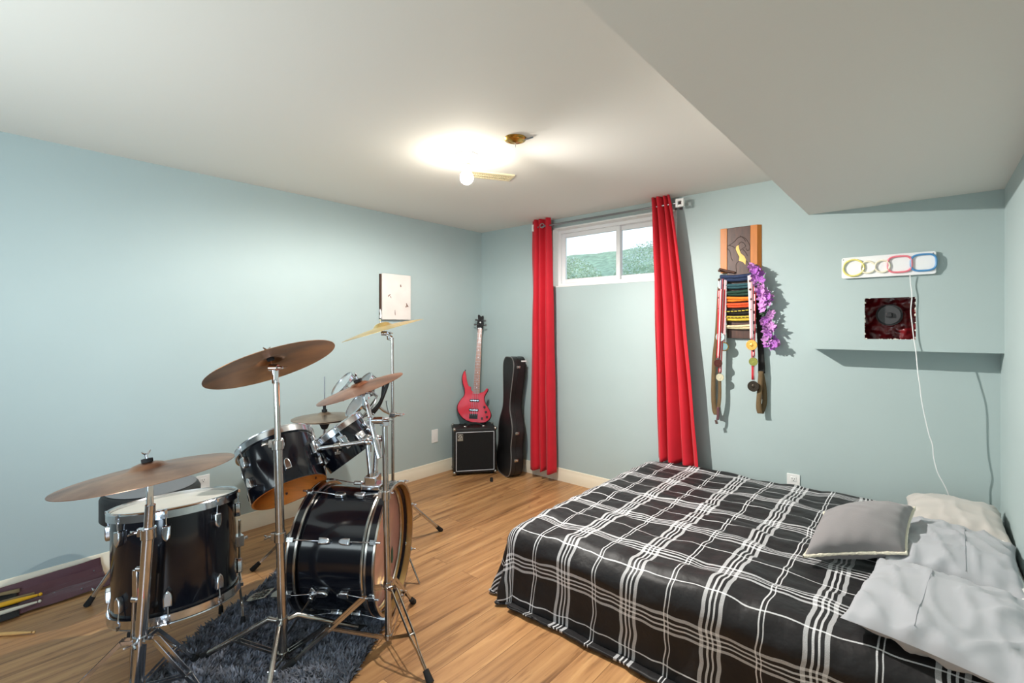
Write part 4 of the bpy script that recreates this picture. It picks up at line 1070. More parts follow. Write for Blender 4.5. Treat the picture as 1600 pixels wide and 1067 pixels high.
# ------------------------------------------------------------------ drums
def hoop_prof(R, w, t, lo, hi):
    return [(R - t, lo), (R + 0.001, lo), (R + 0.001, hi - 0.008), (R - 0.002, hi - 0.004), (R - 0.001, hi), (R - 0.006, hi + 0.001), (R - t, hi - 0.004)]
def lug_mb(c, u, v, w, L=0.05, W=0.03, T=0.022):
    """bullet lug: v points away from its hoop, w outward"""
    hw = W / 2
    out = [(-hw, 0), (hw, 0), (hw, L * 0.55), (hw * 0.75, L * 0.8), (0, L), (-hw * 0.75, L * 0.8), (-hw, L * 0.55)]
    return MB().prism(out, V(c) - V(v) * 0, u, v, w, T)
def drum(t, cb_, n, R, h, hoops=('top', 'bottom'), nl=6, a0=0.0, open_bottom=False, lugL=0.05, lug_rows=('top', 'bottom'), skin='head_white', rod_rows=None):
    cb_, n = V(cb_), V(n).normalized(); a, b_, _ = basis(n)
    sh = R - 0.012
    prof = [(sh, 0.004), (sh, h - 0.004), (sh - 0.008, h - 0.002), (sh - 0.008, 0.006), (sh - 0.004, 0.0)]
    MB().lathe([(sh - 0.002, 0.0), (sh, 0.004), (sh, h - 0.004)], cb_, n, 64).build('shell', M['shell'], t, ang=60)
    if open_bottom:
        MB().lathe([(sh - 0.002, 0.0), (sh - 0.010, 0.0), (sh - 0.010, h - 0.004)], cb_, n, 64).build('inner_ply', M['wood_in'], t, ang=60)
        mi = MB()
        for k in range(nl):
            th = a0 + 2 * pi * k / nl; w = a * cos(th) + b_ * sin(th)
            for hh in (0.05, h - 0.06): mi.lathe([(0, -0.004), (0.006, -0.004), (0.006, 0)], cb_ + w * (sh - 0.010) + n * hh, w, 10)
        mi.build('inner_screws', M['steel'], t)
    MB().lathe([(0.0, h + 0.0005), (sh - 0.01, h + 0.0005), (sh + 0.001, h - 0.002)], cb_, n, 64).build('drum_head', M[skin], t, ang=60)
    if 'top' in hoops: MB().lathe(hoop_prof(R, 0, 0.009, h - 0.024, h + 0.012), cb_, n, 64, True).build('hoop', M['chrome'], t, ang=30)
    if 'bottom' in hoops:
        MB().lathe([(R_, h - q) for R_, q in hoop_prof(R, 0, 0.009, h - 0.024, h + 0.012)], cb_, n, 64, True).build('hoop', M['chrome'], t, ang=30)
        MB().lathe([(0.0, 0.0), (sh - 0.004, 0.0)], cb_, n, 48).build('resonant_head', M['head_white'], t)
    for k in range(nl):
        th = a0 + 2 * pi * k / nl; w = a * cos(th) + b_ * sin(th); u = n.cross(w)
        for row in lug_rows:
            sg = -1 if row == 'top' else 1
            y0 = h - 0.052 if row == 'top' else 0.052
            c = cb_ + w * (sh - 0.002) + n * y0
            lg = lug_mb(c, u, n * sg, w, lugL).build('lug', M['chrome'], t, bevel=0.005, seg=3)
            if row in (rod_rows or hoops):
                mb = MB(); e = cb_ + w * (R + 0.004) + n * (h + 0.006 if row == 'top' else -0.006)
                mb.rod(c + w * 0.012, e, 0.003, 8); mb.box(e - n * sg * -0.004, (0.008, 0.008, 0.014)); mb.box(cb_ + w * (R - 0.001) + n * (h - 0.012 if row == 'top' else 0.012), (0.012, 0.016, 0.012), Matrix((w, u, n)).transposed())
                mb.build('tension_rod', M['chrome'], lg)
    return a, b_, n

# floor tom
ftn = V((-0.149, 0.019, 0.989)).normalized(); ftb = V((1.129, -2.994, 0.235)); ftR, fth = 0.236, 0.408
t = thing('floor_tom', 'black floor tom drum with chrome hoops and white skin, nearest on the left', 'drum', (1.129, -2.994, 0))
a_, b_, n_ = basis(ftn)
cam_az = atan2((CAM - ftb).dot(b_), (CAM - ftb).dot(a_))
drum(t, ftb, ftn, ftR, fth, nl=8, a0=cam_az - 0.14, lugL=0.062)
for (dirv, foot) in ((V((0.05, 1, 0)), V((1.163, -2.748, 0.028))), (V((-0.9, -0.45, 0)), V((0.86, -3.11, 0.005))), (V((-0.55, 0.85, 0)), V((0.945, -2.77, 0.005)))):
    d = dirv.normalized(); top = ftb + ftn * 0.26 + d * (ftR + 0.012)
    mid = V((top.x, top.y, 0.10)) + d * 0.01
    lg = MB().tube(smooth([top, V((top.x, top.y, 0.2)), mid, V((foot.x, foot.y, foot.z + 0.045)) * 0.6 + mid * 0.4 - UP * 0.01, foot + UP * 0.03], 4), 0.0055, 10).build('leg', M['chrome_old'], t)
    MB().lathe([(0, 0), (0.011, 0), (0.010, 0.028), (0.007, 0.036), (0, 0.036)], foot, UP, 14).build('rubber_foot', M['rubber'], lg)
    mb = MB(); mb.box(ftb + ftn * 0.17 + d * (ftR + 0.002), (0.042, 0.042, 0.05)); mb.rod(ftb + ftn * 0.17 + d * (ftR + 0.02) - UP * 0.0, ftb + ftn * 0.17 + d * (ftR + 0.045) + UP * 0.004, 0.007, 8)
    mb.build('leg_bracket', M['chrome'], t, bevel=0.008)

# rack toms
t1n = V((-0.61, -0.016, 0.792)).normalized(); t1b = deep(454.2, 769.1, 2.33); t1R, t1h = 0.186, 0.262
t = thing('rack_tom', 'black rack tom with open wooden underside mounted nearest over the bass drum', 'drum', t1b, 'rack toms')
a_, b_, n_ = basis(t1n); az = atan2((CAM - t1b).dot(b_), (CAM - t1b).dot(a_))
drum(t, t1b, t1n, t1R, t1h, hoops=('top',), nl=6, a0=az + 0.12, open_bottom=True, lugL=0.056)
t2n = V((-0.45, -0.38, 0.81)).normalized(); t2t = V((1.178, -2.297, 0.855)); t2h, t2R = 0.172, 0.155; t2b = t2t - t2n * t2h
t = thing('rack_tom', 'smaller black rack tom mounted farther back, behind the open one', 'drum', t2b, 'rack toms')
a_, b_, n_ = basis(t2n); az = atan2((CAM - t2b).dot(b_), (CAM - t2b).dot(a_))
drum(t, t2b, t2n, t2R, t2h, hoops=('top',), nl=6, a0=az + 0.05, open_bottom=True, lugL=0.045)
w = (CAM - t2b).normalized(); w = (w - t2n * w.dot(t2n)).normalized(); u = t2n.cross(w)
MB().box(t2b + t2n * 0.115 + w * (t2R - 0.010), (0.03, 0.003, 0.036), Matrix((u, w, t2n)).transposed()).build('badge', M['chrome_old'], t)

# bass drum
BA = V((cos(radians(36.65)), sin(radians(36.65)), 0)); BP = V((BA.y, -BA.x, 0)); BF = V((1.58, -2.20, 0.325)); BR, BL = 0.303, 0.40
bd = thing('bass_drum', 'black bass drum with silver hoops lying on the shag rug', 'drum', (1.42, -2.32, 0.02))
BO = BF - BA * BL
def bpt(ax, ang, r): return BF - BA * ax + (BP * cos(ang) + UP * sin(ang)) * r       # ax metres behind the front rim, ang up from the camera side
MB().lathe([(BR - 0.02, 0.03), (BR - 0.02, BL - 0.03)], BO, BA, 96).build('shell', M['shell'], bd, ang=60)
for (h0, nm) in ((0.0, 'rear'), (BL - 0.046, 'front')):
    hp_ = MB().lathe([(BR - 0.013, h0), (BR - 0.001, h0), (BR, h0 + 0.001), (BR, h0 + 0.009), (BR - 0.002, h0 + 0.010), (BR - 0.002, h0 + 0.036), (BR, h0 + 0.037), (BR, h0 + 0.045), (BR - 0.001, h0 + 0.046), (BR - 0.013, h0 + 0.046)], BO, BA, 96, True).build('hoop', M['chrome_old'], bd, ang=30)
    MB().lathe([(BR - 0.0012, h0 + 0.0105), (BR - 0.0012, h0 + 0.0355)], BO, BA, 96).build('hoop_inlay', M['shell'], hp_)
MB().lathe([(BR - 0.0212, BL - 0.075), (BR - 0.0212, BL - 0.046), (BR - 0.0135, BL - 0.046), (BR - 0.0135, BL - 0.001)], BO, BA, 96).build('front_rim_lining', mat('reflection_gold_metal', (196, 168, 110), 0.28, 0.9), bd)  # gold tone stands in for light reflected inside the rim
hd_ = MB().lathe([(0.0, 0.0), (BR - 0.03, 0.0), (BR - 0.022, -0.004)], BF - BA * 0.068, BA, 96).build('front_head', M['head_tinted'], bd)
mb = MB(); mb.ring(BF - BA * 0.062, BA, BR - 0.022, 0.008, 96, 8); mb.build('head_ring', M['chrome_old'], bd)
gp_ = [(0.0, 0.0), (0.02, 0.012), (0.026, 0.04), (0.018, 0.075), (0.0, 0.09), (-0.012, 0.06), (-0.014, 0.02)]
MB().prism(gp_, BF - BA * 0.0675 - BP * 0.15 - UP * 0.16, BP, UP, BA, 0.001).build('head_sticker', mat('dark_teal_sticker', (18, 84, 74), 0.4), hd_)
MB().lathe([(0.0, 0.012), (BR - 0.03, 0.012), (BR - 0.022, 0.016)], BO, BA, 64).build('batter_head', M['head_white'], bd)
for k in range(8):
    ang = 2 * pi * k / 8 + radians(27)
    w = BP * cos(ang) + UP * sin(ang); u = BA.cross(w)
    for (ax, sg, hx) in ((0.12, -1, 0.0), (BL - 0.135, 1, BL)):
        c = BF - BA * (ax if sg < 0 else ax) + w * (BR - 0.022)
        lg = lug_mb(c, u, BA * sg, w, 0.056, 0.03, 0.022).build('lug', M['chrome'], bd, bevel=0.006, seg=3)
        mb = MB(); e = BF - BA * (0.012 if sg < 0 else BL - 0.012) + w * (BR + 0.008)
        mb.rod(c + w * 0.013, e, 0.003, 8)
        mb.box(e - w * 0.004, (0.03, 0.02, 0.012), Matrix((BA, u, w)).transposed())
        mb.rod(e - BA * sg * 0.012, e - BA * sg * 0.034, 0.005, 8)
        mb.build('claw_hook', M['chrome'], lg, bevel=0.002)
# spurs
for (ang, foot, ax) in ((radians(-20), V((1.40, -2.665, 0.016)), 0.285), (radians(180 + 22), V((1.462, -1.962, 0.004)), 0.05)):
    w = BP * cos(ang) + UP * sin(ang); u = BA.cross(w); c = bpt(ax, ang, BR - 0.02)
    sp = MB().prism([(0, -0.04), (0.026, 0), (0, 0.04), (-0.026, 0)], c, BA, u, w, 0.008).build('spur_plate', M['chrome'], bd, bevel=0.003)
    mb = MB(); mb.rod(c, c + w * 0.035, 0.012, 14); mb.rod(c + w * 0.025 + u * 0.02, c + w * 0.025 - u * 0.02, 0.006, 8); mb.build('spur_socket', M['chrome'], sp, bevel=0.003)
    MB().tube(smooth([c + w * 0.03 + (c + w * 0.03 - foot).normalized() * 0.02, (c + w * 0.03) * 0.5 + foot * 0.5, foot], 4), 0.0048, 10).build('spur', M['chrome_old'], bd)
# double tom holder on top of the shell
tm = MB(); tc = bpt(0.115, pi / 2, BR - 0.022)
Rb = Matrix((BA, BP, UP)).transposed()
tm.box(tc + UP * 0.016, (0.10, 0.085, 0.03), Rb); tm.box(tc + UP * 0.045, (0.06, 0.08, 0.05), Rb)
hold = tm.build('tom_holder', M['chrome'], bd, bevel=0.006)
p1_, p2_ = deep(574, 690, 2.36), deep(589, 685, 2.40)
q1_, q2_ = tc + BP * 0.022 + UP * 0.03, tc - BP * 0.022 + UP * 0.03
for (q, p) in ((q1_, p1_), (q2_, p2_)):
    po = MB().rod(q, p, 0.0115, 18).build('post', M['chrome'], bd)
    MB().rod(V(q) + UP * 0.035, V(q) + UP * 0.055, 0.018, 18).build('collar', M['chrome_old'], po)
    MB().tube([p - UP * 0.05 + RGT * 0.014, p - UP * 0.02 + RGT * 0.016, p + UP * 0.005 + RGT * 0.012], 0.006, 8).build('keeper', M['chrome_old'], po)
    mb = MB(); mb.ball(p, 0.02, 10); mb.rod(p + FWD * 0.0 - RGT * 0.024, p + RGT * 0.024, 0.015, 14); mb.build('joint', M['chrome'], po)
e1_ = t1b + t1n * 0.135; d1 = (p1_ - e1_); d1 = (d1 - t1n * d1.dot(t1n)).normalized()
e2_ = t2b + t2n * 0.06; d2 = (p2_ - e2_); d2 = (d2 - t2n * d2.dot(t2n)).normalized()
for (p, e, d, R_, nn) in ((p1_, e1_, d1, t1R, t1n), (p2_, e2_, d2, t2R, t2n)):
    s_ = e + d * (R_ - 0.012)
    am = MB().rod(p, s_ + d * 0.004, 0.0105, 16).build('tom_arm', M['chrome'], bd)
    k = p.lerp(s_, 0.55); dr = (s_ - p).normalized()
    mb = MB(); mb.rod(k - dr * 0.016, k + dr * 0.016, 0.017, 16); mb.rod(k, k - UP * 0.03, 0.006, 8); mb.box(k - UP * 0.034, (0.008, 0.03, 0.016)); mb.build('memory_lock', M['chrome_old'], am, bevel=0.002)
    mb = MB(); uu = nn.cross(d); Rr = Matrix((uu, d, nn)).transposed(); mb.box(s_ + d * 0.010, (0.05, 0.022, 0.06), Rr); mb.box(s_ + d * 0.022, (0.03, 0.016, 0.034), Rr); mb.build('arm_socket', M['chrome'], am, bevel=0.005)

# bass drum pedal
pdO = BO - BA * 0.02; pdO.z = 0.02
pd = thing('bass_drum_pedal', 'silver bass drum pedal with slotted footboard behind the bass drum', 'drum pedal', pdO)
mb = MB(); mb.bar(pdO + BA * 0.05, pdO - BA * 0.30, 0.08, 0.008); mb.build('base_plate', M['steel'], pd, bevel=0.002)
def foot_out(w0, w1, L): return [(-w0, 0), (w0, 0), (w1, L * 0.75), (w1 * 0.75, L * 0.94), (0, L), (-w1 * 0.75, L * 0.94), (-w1, L * 0.75)]
f0 = pdO - BA * 0.02 + UP * 0.085; fd = (pdO - BA * 0.30 + UP * 0.03 - f0).normalized()
fb_ = MB().prism(foot_out(0.036, 0.046, 0.20), f0, BP, fd, BP.cross(fd), 0.006).build('footboard', M['chrome_old'], pd, bevel=0.002)
hp0 = f0 + fd * 0.21
hb_ = MB().prism(foot_out(0.046, 0.044, 0.115), hp0, BP, (fd * 0.9 - UP * 0.06).normalized(), UP, 0.006).build('heel_plate', M['chrome_old'], pd, bevel=0.002)
for i in range(3):
    for j in range(5):
        c = f0 + fd * (0.04 + 0.03 * j) + BP * (i - 1) * 0.022 + BP.cross(fd) * 0.0065
        MB().box(c, (0.010, 0.018, 0.0015), Matrix((BP, fd, BP.cross(fd))).transposed()).build('tread_slot', M['black'], fb_)
        if j < 3: MB().box(hp0 + fd * (0.025 + 0.024 * j) + BP * (i - 1) * 0.022 + UP * 0.0065, (0.011, 0.015, 0.0015), Matrix((BP, fd, BP.cross(fd))).transposed()).build('tread_slot', M['black'], hb_)
for s_ in (-1, 1): MB().rod(pdO + BP * 0.05 * s_ + BA * 0.0, pdO + BP * 0.05 * s_ + UP * 0.23, 0.009, 12).build('upright', M['chrome'], pd)
mb = MB(); mb.rod(pdO - BP * 0.06 + UP * 0.225, pdO + BP * 0.06 + UP * 0.225, 0.008, 12); mb.build('axle', M['chrome_old'], pd)
bt = MB().rod(pdO + UP * 0.225, pdO + UP * 0.40 - BA * 0.05, 0.004, 10).build('beater_rod', M['chrome'], pd)
MB().ball(pdO + UP * 0.41 - BA * 0.05, 0.03, 10, (1, 1, 1)).build('beater', M['felt'], bt)
MB().tube([pdO + UP * 0.215 - BA * 0.02, f0 + UP * 0.004], 0.004, 8).build('chain', M['steel'], pd)

# ------------------------------------------------------------------ cymbals and their stands
CY = {'old': cymbal_mat('tarnished_bronze_dark', (124, 80, 48), (186, 128, 76), 0.33), 'copper': cymbal_mat('coppery_bronze', (126, 78, 56), (204, 150, 118), 0.32),
      'brass': cymbal_mat('bright_bronze', (206, 166, 96), (236, 206, 140), 0.3), 'red': cymbal_mat('reddish_bronze', (128, 70, 46), (198, 132, 98), 0.32), 'hat': cymbal_mat('pale_bronze', (150, 124, 104), (190, 164, 144), 0.34)}
def cymbal(name, label, c, n, R, m, bow=0.02, bell=0.018, flip=False, group=None, wing=True):
    c, n = V(c), V(n).normalized(); th = 0.0018
    pr_ = [(R, 0.0), (R * 0.85, bow * 0.28), (R * 0.65, bow * 0.6), (R * 0.42, bow * 0.88), (R * 0.25, bow), (R * 0.21, bow + bell * 0.18), (R * 0.17, bow + bell * 0.65), (R * 0.10, bow + bell * 0.95), (0.007, bow + bell)]
    prof = pr_ + [(r, h - th) for r, h in pr_[::-1]]
    ax = -n if flip else n
    t = thing(name, label, 'cymbal', c, group)
    MB().lathe(prof, c, ax, 96, True).build('plate', m, t, ang=35)
    return t, c + ax * (bow + bell)
def wing_nut(parent, p, d, s=0.02, m='chrome'):
    p, d = V(p), V(d).normalized(); a, b_, _ = basis(d); mb = MB()
    mb.rod(p, p + d * s, s * 0.32, 10)
    for q in (-1, 1): mb.tube([p + d * s * 0.7, p + d * s * 1.2 + a * q * s * 0.6, p + d * s * 1.5 + a * q * s], [s * 0.22, s * 0.22, s * 0.14], 7)
    return mb.build('wing_nut', M[m], parent)
def legs(t, pole, hub_z, low_z, feet, style, m, r_in=0.022):
    for f in feet:
        f = V(f); base = pole(hub_z); lowp = pole(low_z)
        d = V((f.x - base.x, f.y - base.y, 0)).normalized(); s_ = V((-d.y, d.x, 0))
        h = base + d * r_in; knee = h + d * 0.035 + UP * 0.004; e = f + UP * 0.012
        tip = knee.lerp(e, 0.93)
        if style == 'tube':
            lg = MB().tube([h, knee, tip], [0.009, 0.0115, 0.0105], 12).build('leg', M[m], t)
        else:
            mb = MB()
            for q in (-1, 1):
                pts = [h + s_ * q * 0.012, knee + s_ * q * 0.012, knee.lerp(e, 0.15) + s_ * q * 0.012, knee.lerp(e, 0.55) + s_ * q * 0.011, knee.lerp(e, 0.7) + s_ * q * 0.004, tip + s_ * q * 0.003]
                for i in range(len(pts) - 1): mb.bar(pts[i], pts[i + 1], 0.0028, 0.013)
            mb.rod(h - s_ * 0.016, h + s_ * 0.016, 0.004, 8)
            lg = mb.build('leg', M[m], t)
        MB().tube([knee.lerp(e, 0.9), e + (e - knee).normalized() * 0.012], [0.012, 0.0155], 12).build('rubber_foot', M['rubber'], lg)
        mid = knee.lerp(e, 0.52)
        mb = MB()
        for q in (-1, 1): mb.bar(lowp + d * 0.02 + s_ * q * 0.009, mid + s_ * q * 0.009, 0.0022, 0.010)
        mb.rod(mid - s_ * 0.014, mid + s_ * 0.014, 0.0035, 8)
        mb.build('brace', M[m], lg)
def stand(name, label, base, top, zj, r0, r1, hub_z, low_z, feet, style='strap', m='chrome', cat='cymbal stand', group='cymbal stands', joints=()):
    base, top = V(base), V(top)
    t = thing(name, label, cat, (base.x, base.y, 0), group)
    pole = lambda z: base.lerp(top, (z - base.z) / (top.z - base.z))
    MB().rod(base, pole(zj), r0, 20).build('lower_tube', M[m], t)
    up_ = MB().rod(pole(zj - 0.03), top, r1, 18).build('upper_tube', M[m], t)
    MB().lathe([(0, 0), (r0 + 0.002, 0), (r0 + 0.003, 0.012), (0.0, 0.014)], base - UP * 0.002, UP, 18).build('end_cap', M['rubber'], t)
    for z in (zj,) + tuple(joints):
        p = pole(z); mb = MB(); rr_ = (r0 if z <= zj else r1)
        mb.rod(p - UP * 0.028, p + UP * 0.012, rr_ + 0.0055, 20)
        mb.box(p - UP * 0.006 - RGT * (rr_ + 0.008), (0.022, 0.016, 0.03), Matrix((RGT, FWD, UP)).transposed())
        k = mb.build('height_clamp', M[m], t, bevel=0.002)
        wing_nut(k, p - UP * 0.006 - RGT * (rr_ + 0.016), -RGT * 0.8 - FWD * 0.4, 0.019, m)
    mb = MB()
    p = pole(hub_z); mb.rod(p - UP * 0.012, p + UP * 0.016, r0 + 0.005, 20); mb.build('leg_hub', M[m], t)
    mb = MB(); p = pole(low_z); mb.rod(p - UP * 0.010, p + UP * 0.010, r0 + 0.004, 20); mb.build('brace_collar', M[m], t)
    legs(t, pole, hub_z, low_z, feet, style, m)
    return t, pole
def tilter(t, top, cen, n, m='chrome', felts=True):
    """ratchet head from the pole top to the cymbal's bell, felts and wing nut on top"""
    top, cen, n = V(top), V(cen), V(n).normalized()
    j = cen - n * 0.05
    mb = MB(); side = RGT
    mb.rod(j - side * 0.018, j + side * 0.018, 0.014, 18); mb.box(top * 0.6 + j * 0.4, (0.020, 0.020, max(0.02, (j - top).length * 0.9)))
    mb.rod(top, j, 0.010, 12); tl = mb.build('tilter', M[m], t, bevel=0.002)
    MB().rod(j, cen + n * 0.034, 0.0035, 10).build('cymbal_rod', M[m], t)
    MB().lathe([(0.0, -0.016), (0.014, -0.016), (0.015, -0.006), (0.010, -0.002), (0, -0.002)], cen - n * 0.002, n, 20).build('lower_felt', M['felt'], t)
    MB().lathe([(0.0, 0.001), (0.018, 0.001), (0.018, 0.013), (0.0, 0.013)], cen, n, 20).build('upper_felt', M['felt'], t)
    wing_nut(t, cen + n * 0.014, n, 0.018, m)
    wing_nut(tl, j + side * 0.018, side, 0.02, m)

# A: crash over the floor tom
cA, nA, RA = deep(232.5, 740, 1.75), V((-0.119, -0.077, 1)).normalized(), 0.273
_, bell = cymbal('crash_cymbal', 'large coppery cymbal tilted low over the floor tom, leftmost', cA, nA, RA, CY['copper'], 0.022, 0.02)
tA = V((1.4135, -3.151, 0.755))
sA, pole = stand('cymbal_stand', 'chrome cymbal stand in front of the floor tom, its legs cut by the frame', (1.3745, -3.1855, 0.02), tA, 0.66, 0.0192, 0.0165, 0.262, 0.09, [(1.225, -3.44, 0), (1.615, -2.995, 0.012), (1.268, -2.965, 0.012)], 'strap')
tilter(sA, tA, bell, nA)
p = pole(0.45); mb = MB(); mb.box(p - RGT * 0.03 + UP * 0.02, (0.02, 0.018, 0.10), Matrix((RGT, FWD, UP)).transposed()); mb.rod(p - RGT * 0.045 - UP * 0.04, p - RGT * 0.02 - UP * 0.04, 0.012, 12)
mb.rod(p + UP * 0.07 - RGT * 0.03, p + UP * 0.07 + RGT * 0.02, 0.010, 12); ca = mb.build('accessory_clamp', M['chrome'], sA, bevel=0.003)
MB().rod(p - RGT * 0.036 + UP * 0.0, V((1.35, -3.20, 0.03)), 0.006, 10).build('accessory_rod', M['chrome_old'], ca)
MB().box(pole(0.44) - FWD * 0.0155, (0.022, 0.002, 0.036), Matrix((RGT, FWD, UP)).transposed()).build('red_sticker', mat('faded_red_sticker', (206, 96, 84), 0.6), sA)
wing_nut(sA, pole(0.262) - FWD * 0.02, -FWD, 0.022)
# B: ride over the rack tom
cB, nB, RB = deep(425.9, 570.2, 1.97), V((-0.429, -0.16, 1)).normalized(), 0.2533
_, bell = cymbal('ride_cymbal', 'dark brown bronze cymbal seen from below over the open rack tom', cB, nB, RB, CY['old'], 0.02, 0.018)
tB = V((1.536, -2.754, 1.175))
sB, pole = stand('cymbal_stand', 'chrome cymbal stand standing on the shag rug before the rack toms', (1.5575, -2.7355, 0.022), tB, 0.93, 0.0172, 0.0118, 0.195, 0.06, [(1.268, -2.945, 0.012), (1.608, -2.396, 0.012), (1.78, -2.90, 0.012)], 'tube', 'chrome_old', joints=(0.55,))
tilter(sB, tB, bell, nB)
# C: small crash before the bass drum
cC, nC, RC_ = deep(563.4, 606.9, 2.13), V((-0.177, -0.296, 1)).normalized(), 0.1935
_, bell = cymbal('splash_cymbal', 'small reddish cymbal on the boom arm above the bass drum', cC, nC, RC_, CY['red'], 0.016, 0.015)
tC = V((1.735, -2.369, 0.985))
sC, pole = stand('cymbal_stand', 'chrome boom stand standing before the bass drum front', (1.7485, -2.3575, 0.02), tC, 0.665, 0.0145, 0.0125, 0.255, 0.03, [(2.075, -2.393, 0), (1.585, -2.10, 0), (1.60, -2.745, 0.012)], 'strap', 'chrome_old')
b0_, b1_ = deep(574, 632, 2.125), deep(593, 716, 2.06)
bm_ = MB().rod(b0_, b1_.lerp(b0_, 0.2), 0.0098, 14).build('boom_arm', M['white'] if False else M['chrome'], sC)
MB().tube([b1_.lerp(b0_, 0.42), b1_.lerp(b0_, 0.3), b1_], [0.008, 0.0125, 0.0135], 16).build('counterweight', M['chrome'], bm_)
kk = b0_.lerp(b1_, 0.3); mb = MB(); mb.rod(kk - RGT * 0.01, kk + RGT * 0.055, 0.016, 16); mb.rod(kk - UP * 0.016, kk + UP * 0.016, 0.017, 16); mb.box(tC + UP * 0.0, (0.03, 0.03, 0.04)); bc_ = mb.build('boom_clamp', M['chrome'], sC, bevel=0.002)
wing_nut(bc_, kk + RGT * 0.055, RGT, 0.022)
tilter(sC, b0_, bell, nC)
# D: far crash
nD = (UP * 0.962 - RGT * 0.274 - FWD * 0.07).normalized(); cD = deep(599, 516.0, 3.0)
_, bell = cymbal('crash_cymbal', 'bright brass cymbal seen edge on, highest and farthest of the kit', cD, nD, 0.257, CY['brass'], 0.024, 0.026)
tD = V((1.026, -1.833, 1.338))
sD, pole = stand('cymbal_stand', 'tall thin chrome stand behind the bass drum, farthest from the camera', (1.030, -1.829, 0.02), tD, 0.43, 0.0125, 0.0095, 0.33, 0.12, [(1.028, -1.443, 0), (0.70, -2.02, 0), (1.36, -2.03, 0)], 'tube', 'chrome_old')
tilter(sD, tD, cD + nD * 0.03, nD)
# small single-headed drums clamped to the far stand
rail = MB().tube(smooth([deep(561, 652, 2.86), deep(578, 645, 2.88), deep(592, 632, 2.9), deep(600, 615, 2.9), deep(606, 598, 2.92)], 4), 0.011, 10).build('mounting_rail', M['black'], sD)
MB().tube(smooth([deep(582, 648, 2.9), deep(595, 630, 2.93), deep(598, 612, 2.94), deep(599, 600, 2.94)], 4), 0.008, 10).build('mounting_rail', M['black'], sD)
ar = MB().tube([deep(588, 632, 2.93), deep(600, 642, 2.96), deep(613, 648, 3.0)], 0.0085, 10).build('side_arm', M['chrome_old'], sD)
mb = MB(); p = deep(614, 648, 3.0); mb.box(p, (0.04, 0.04, 0.03), Matrix((RGT, FWD, UP)).transposed()); mb.build('arm_clamp', M['chrome_old'], ar, bevel=0.004)
wing_nut(ar, p + RGT * 0.02, RGT, 0.03); MB().tube([deep(608, 645, 2.95), deep(605, 634, 2.95), deep(604, 626, 2.95)], 0.006, 8).build('lever', M['chrome'], ar)
nR = (-RGT * 0.62 + UP * 0.62 - FWD * 0.42).normalized()
for (px, py, d, R_, lab) in ((534, 600, 2.92, 0.088, 'shallow clear headed drum frame, uppermost left of the three by the far stand'), (566, 600, 2.98, 0.088, 'shallow clear headed drum frame behind the small reddish cymbal'), (559, 629, 2.84, 0.098, 'shallow clear headed drum frame below the small reddish cymbal')):
    c = deep(px, py, d); a, b_, _ = basis(nR)
    t = thing('roto_tom', lab, 'drum', c, 'shallow frame drums')
    MB().lathe([(0.0, 0.0), (R_ - 0.006, 0.0)], c, nR, 48).build('clear_head', mat('clear_film', (214, 222, 228), 0.2, trans=0.55), t)
    mb = MB(); mb.lathe([(R_, -0.012), (R_ + 0.003, 0.004), (R_ - 0.004, 0.006), (R_ - 0.005, -0.012)], c, nR, 56, True); mb.build('hoop', M['chrome'], t, ang=30)
    MB().ring(c - nR * 0.055, nR, R_ * 0.98, 0.0045, 48, 8).build('lower_ring', M['steel'], t)
    mb = MB()
    for k in range(6):
        th = 2 * pi * k / 6; w = a * cos(th) + b_ * sin(th)
        mb.rod(c + w * R_ - nR * 0.006, c + w * R_ - nR * 0.062, 0.003, 6)
        if k % 2 == 0: mb.bar(c + w * R_ - nR * 0.055, c - nR * 0.075, 0.012, 0.006, nR)
    mb.rod(c - nR * 0.09, c - nR * 0.045, 0.012, 12)
    mb.build('spider_frame', M['chrome_old'], t)
    MB().rod(c - nR * 0.085, c - nR * 0.13, 0.0055, 10).build('threaded_post', M['chrome'], t)

# hi-hat
hc = V((0.80, -2.161, 0.838)); hh = thing('hihat_stand', 'chrome hi-hat stand behind the rack toms', 'hi-hat stand', (hc.x, hc.y, 0))
pole = lambda z: V((hc.x, hc.y, z))
MB().rod(pole(0.03), pole(0.62), 0.013, 16).build('lower_tube', M['chrome'], hh)
MB().rod(pole(0.6), pole(0.80), 0.0095, 16).build('upper_tube', M['chrome'], hh)
MB().rod(pole(0.78), pole(1.105), 0.0035, 10).build('pull_rod', M['steel'], hh)
MB().lathe([(0.0, -0.05), (0.016, -0.05), (0.03, -0.02), (0.03, -0.006), (0, -0.006)], hc, UP, 24).build('seat_cup', M['felt'], hh)
mb = MB(); mb.rod(pole(0.905), pole(0.945), 0.009, 14); mb.rod(pole(0.89), pole(0.906), 0.016, 16); mb.build('clutch', M['black'], hh)
legs(hh, pole, 0.30, 0.12, [(0.624, -2.50, 0.0), (1.08, -1.99, 0.0), (0.52, -1.98, 0.0)], 'strap', 'chrome_old')
pf = V((0.48, -2.36, 0)); mb = MB(); fdv = (V((hc.x, hc.y, 0)) - pf).normalized(); sdv = V((-fdv.y, fdv.x, 0))
mb.prism(foot_out(0.04, 0.04, 0.22), V((hc.x, hc.y, 0.10)) - fdv * 0.03, sdv, (-fdv * 0.96 - UP * 0.22).normalized(), UP, 0.008); mb.build('footboard', M['black'], hh, bevel=0.002)
mb = MB(); mb.rod(pole(0.6) - UP * 0.02, pole(0.6) + UP * 0.02, 0.018, 18); mb.build('height_clamp', M['chrome'], hh)
cymbal('hihat_cymbal', 'lower pale bronze hi-hat cymbal of the pair behind the rack toms', hc + UP * 0.014, (0, 0, 1), 0.186, CY['hat'], 0.014, 0.014, True, 'hi-hat cymbals')
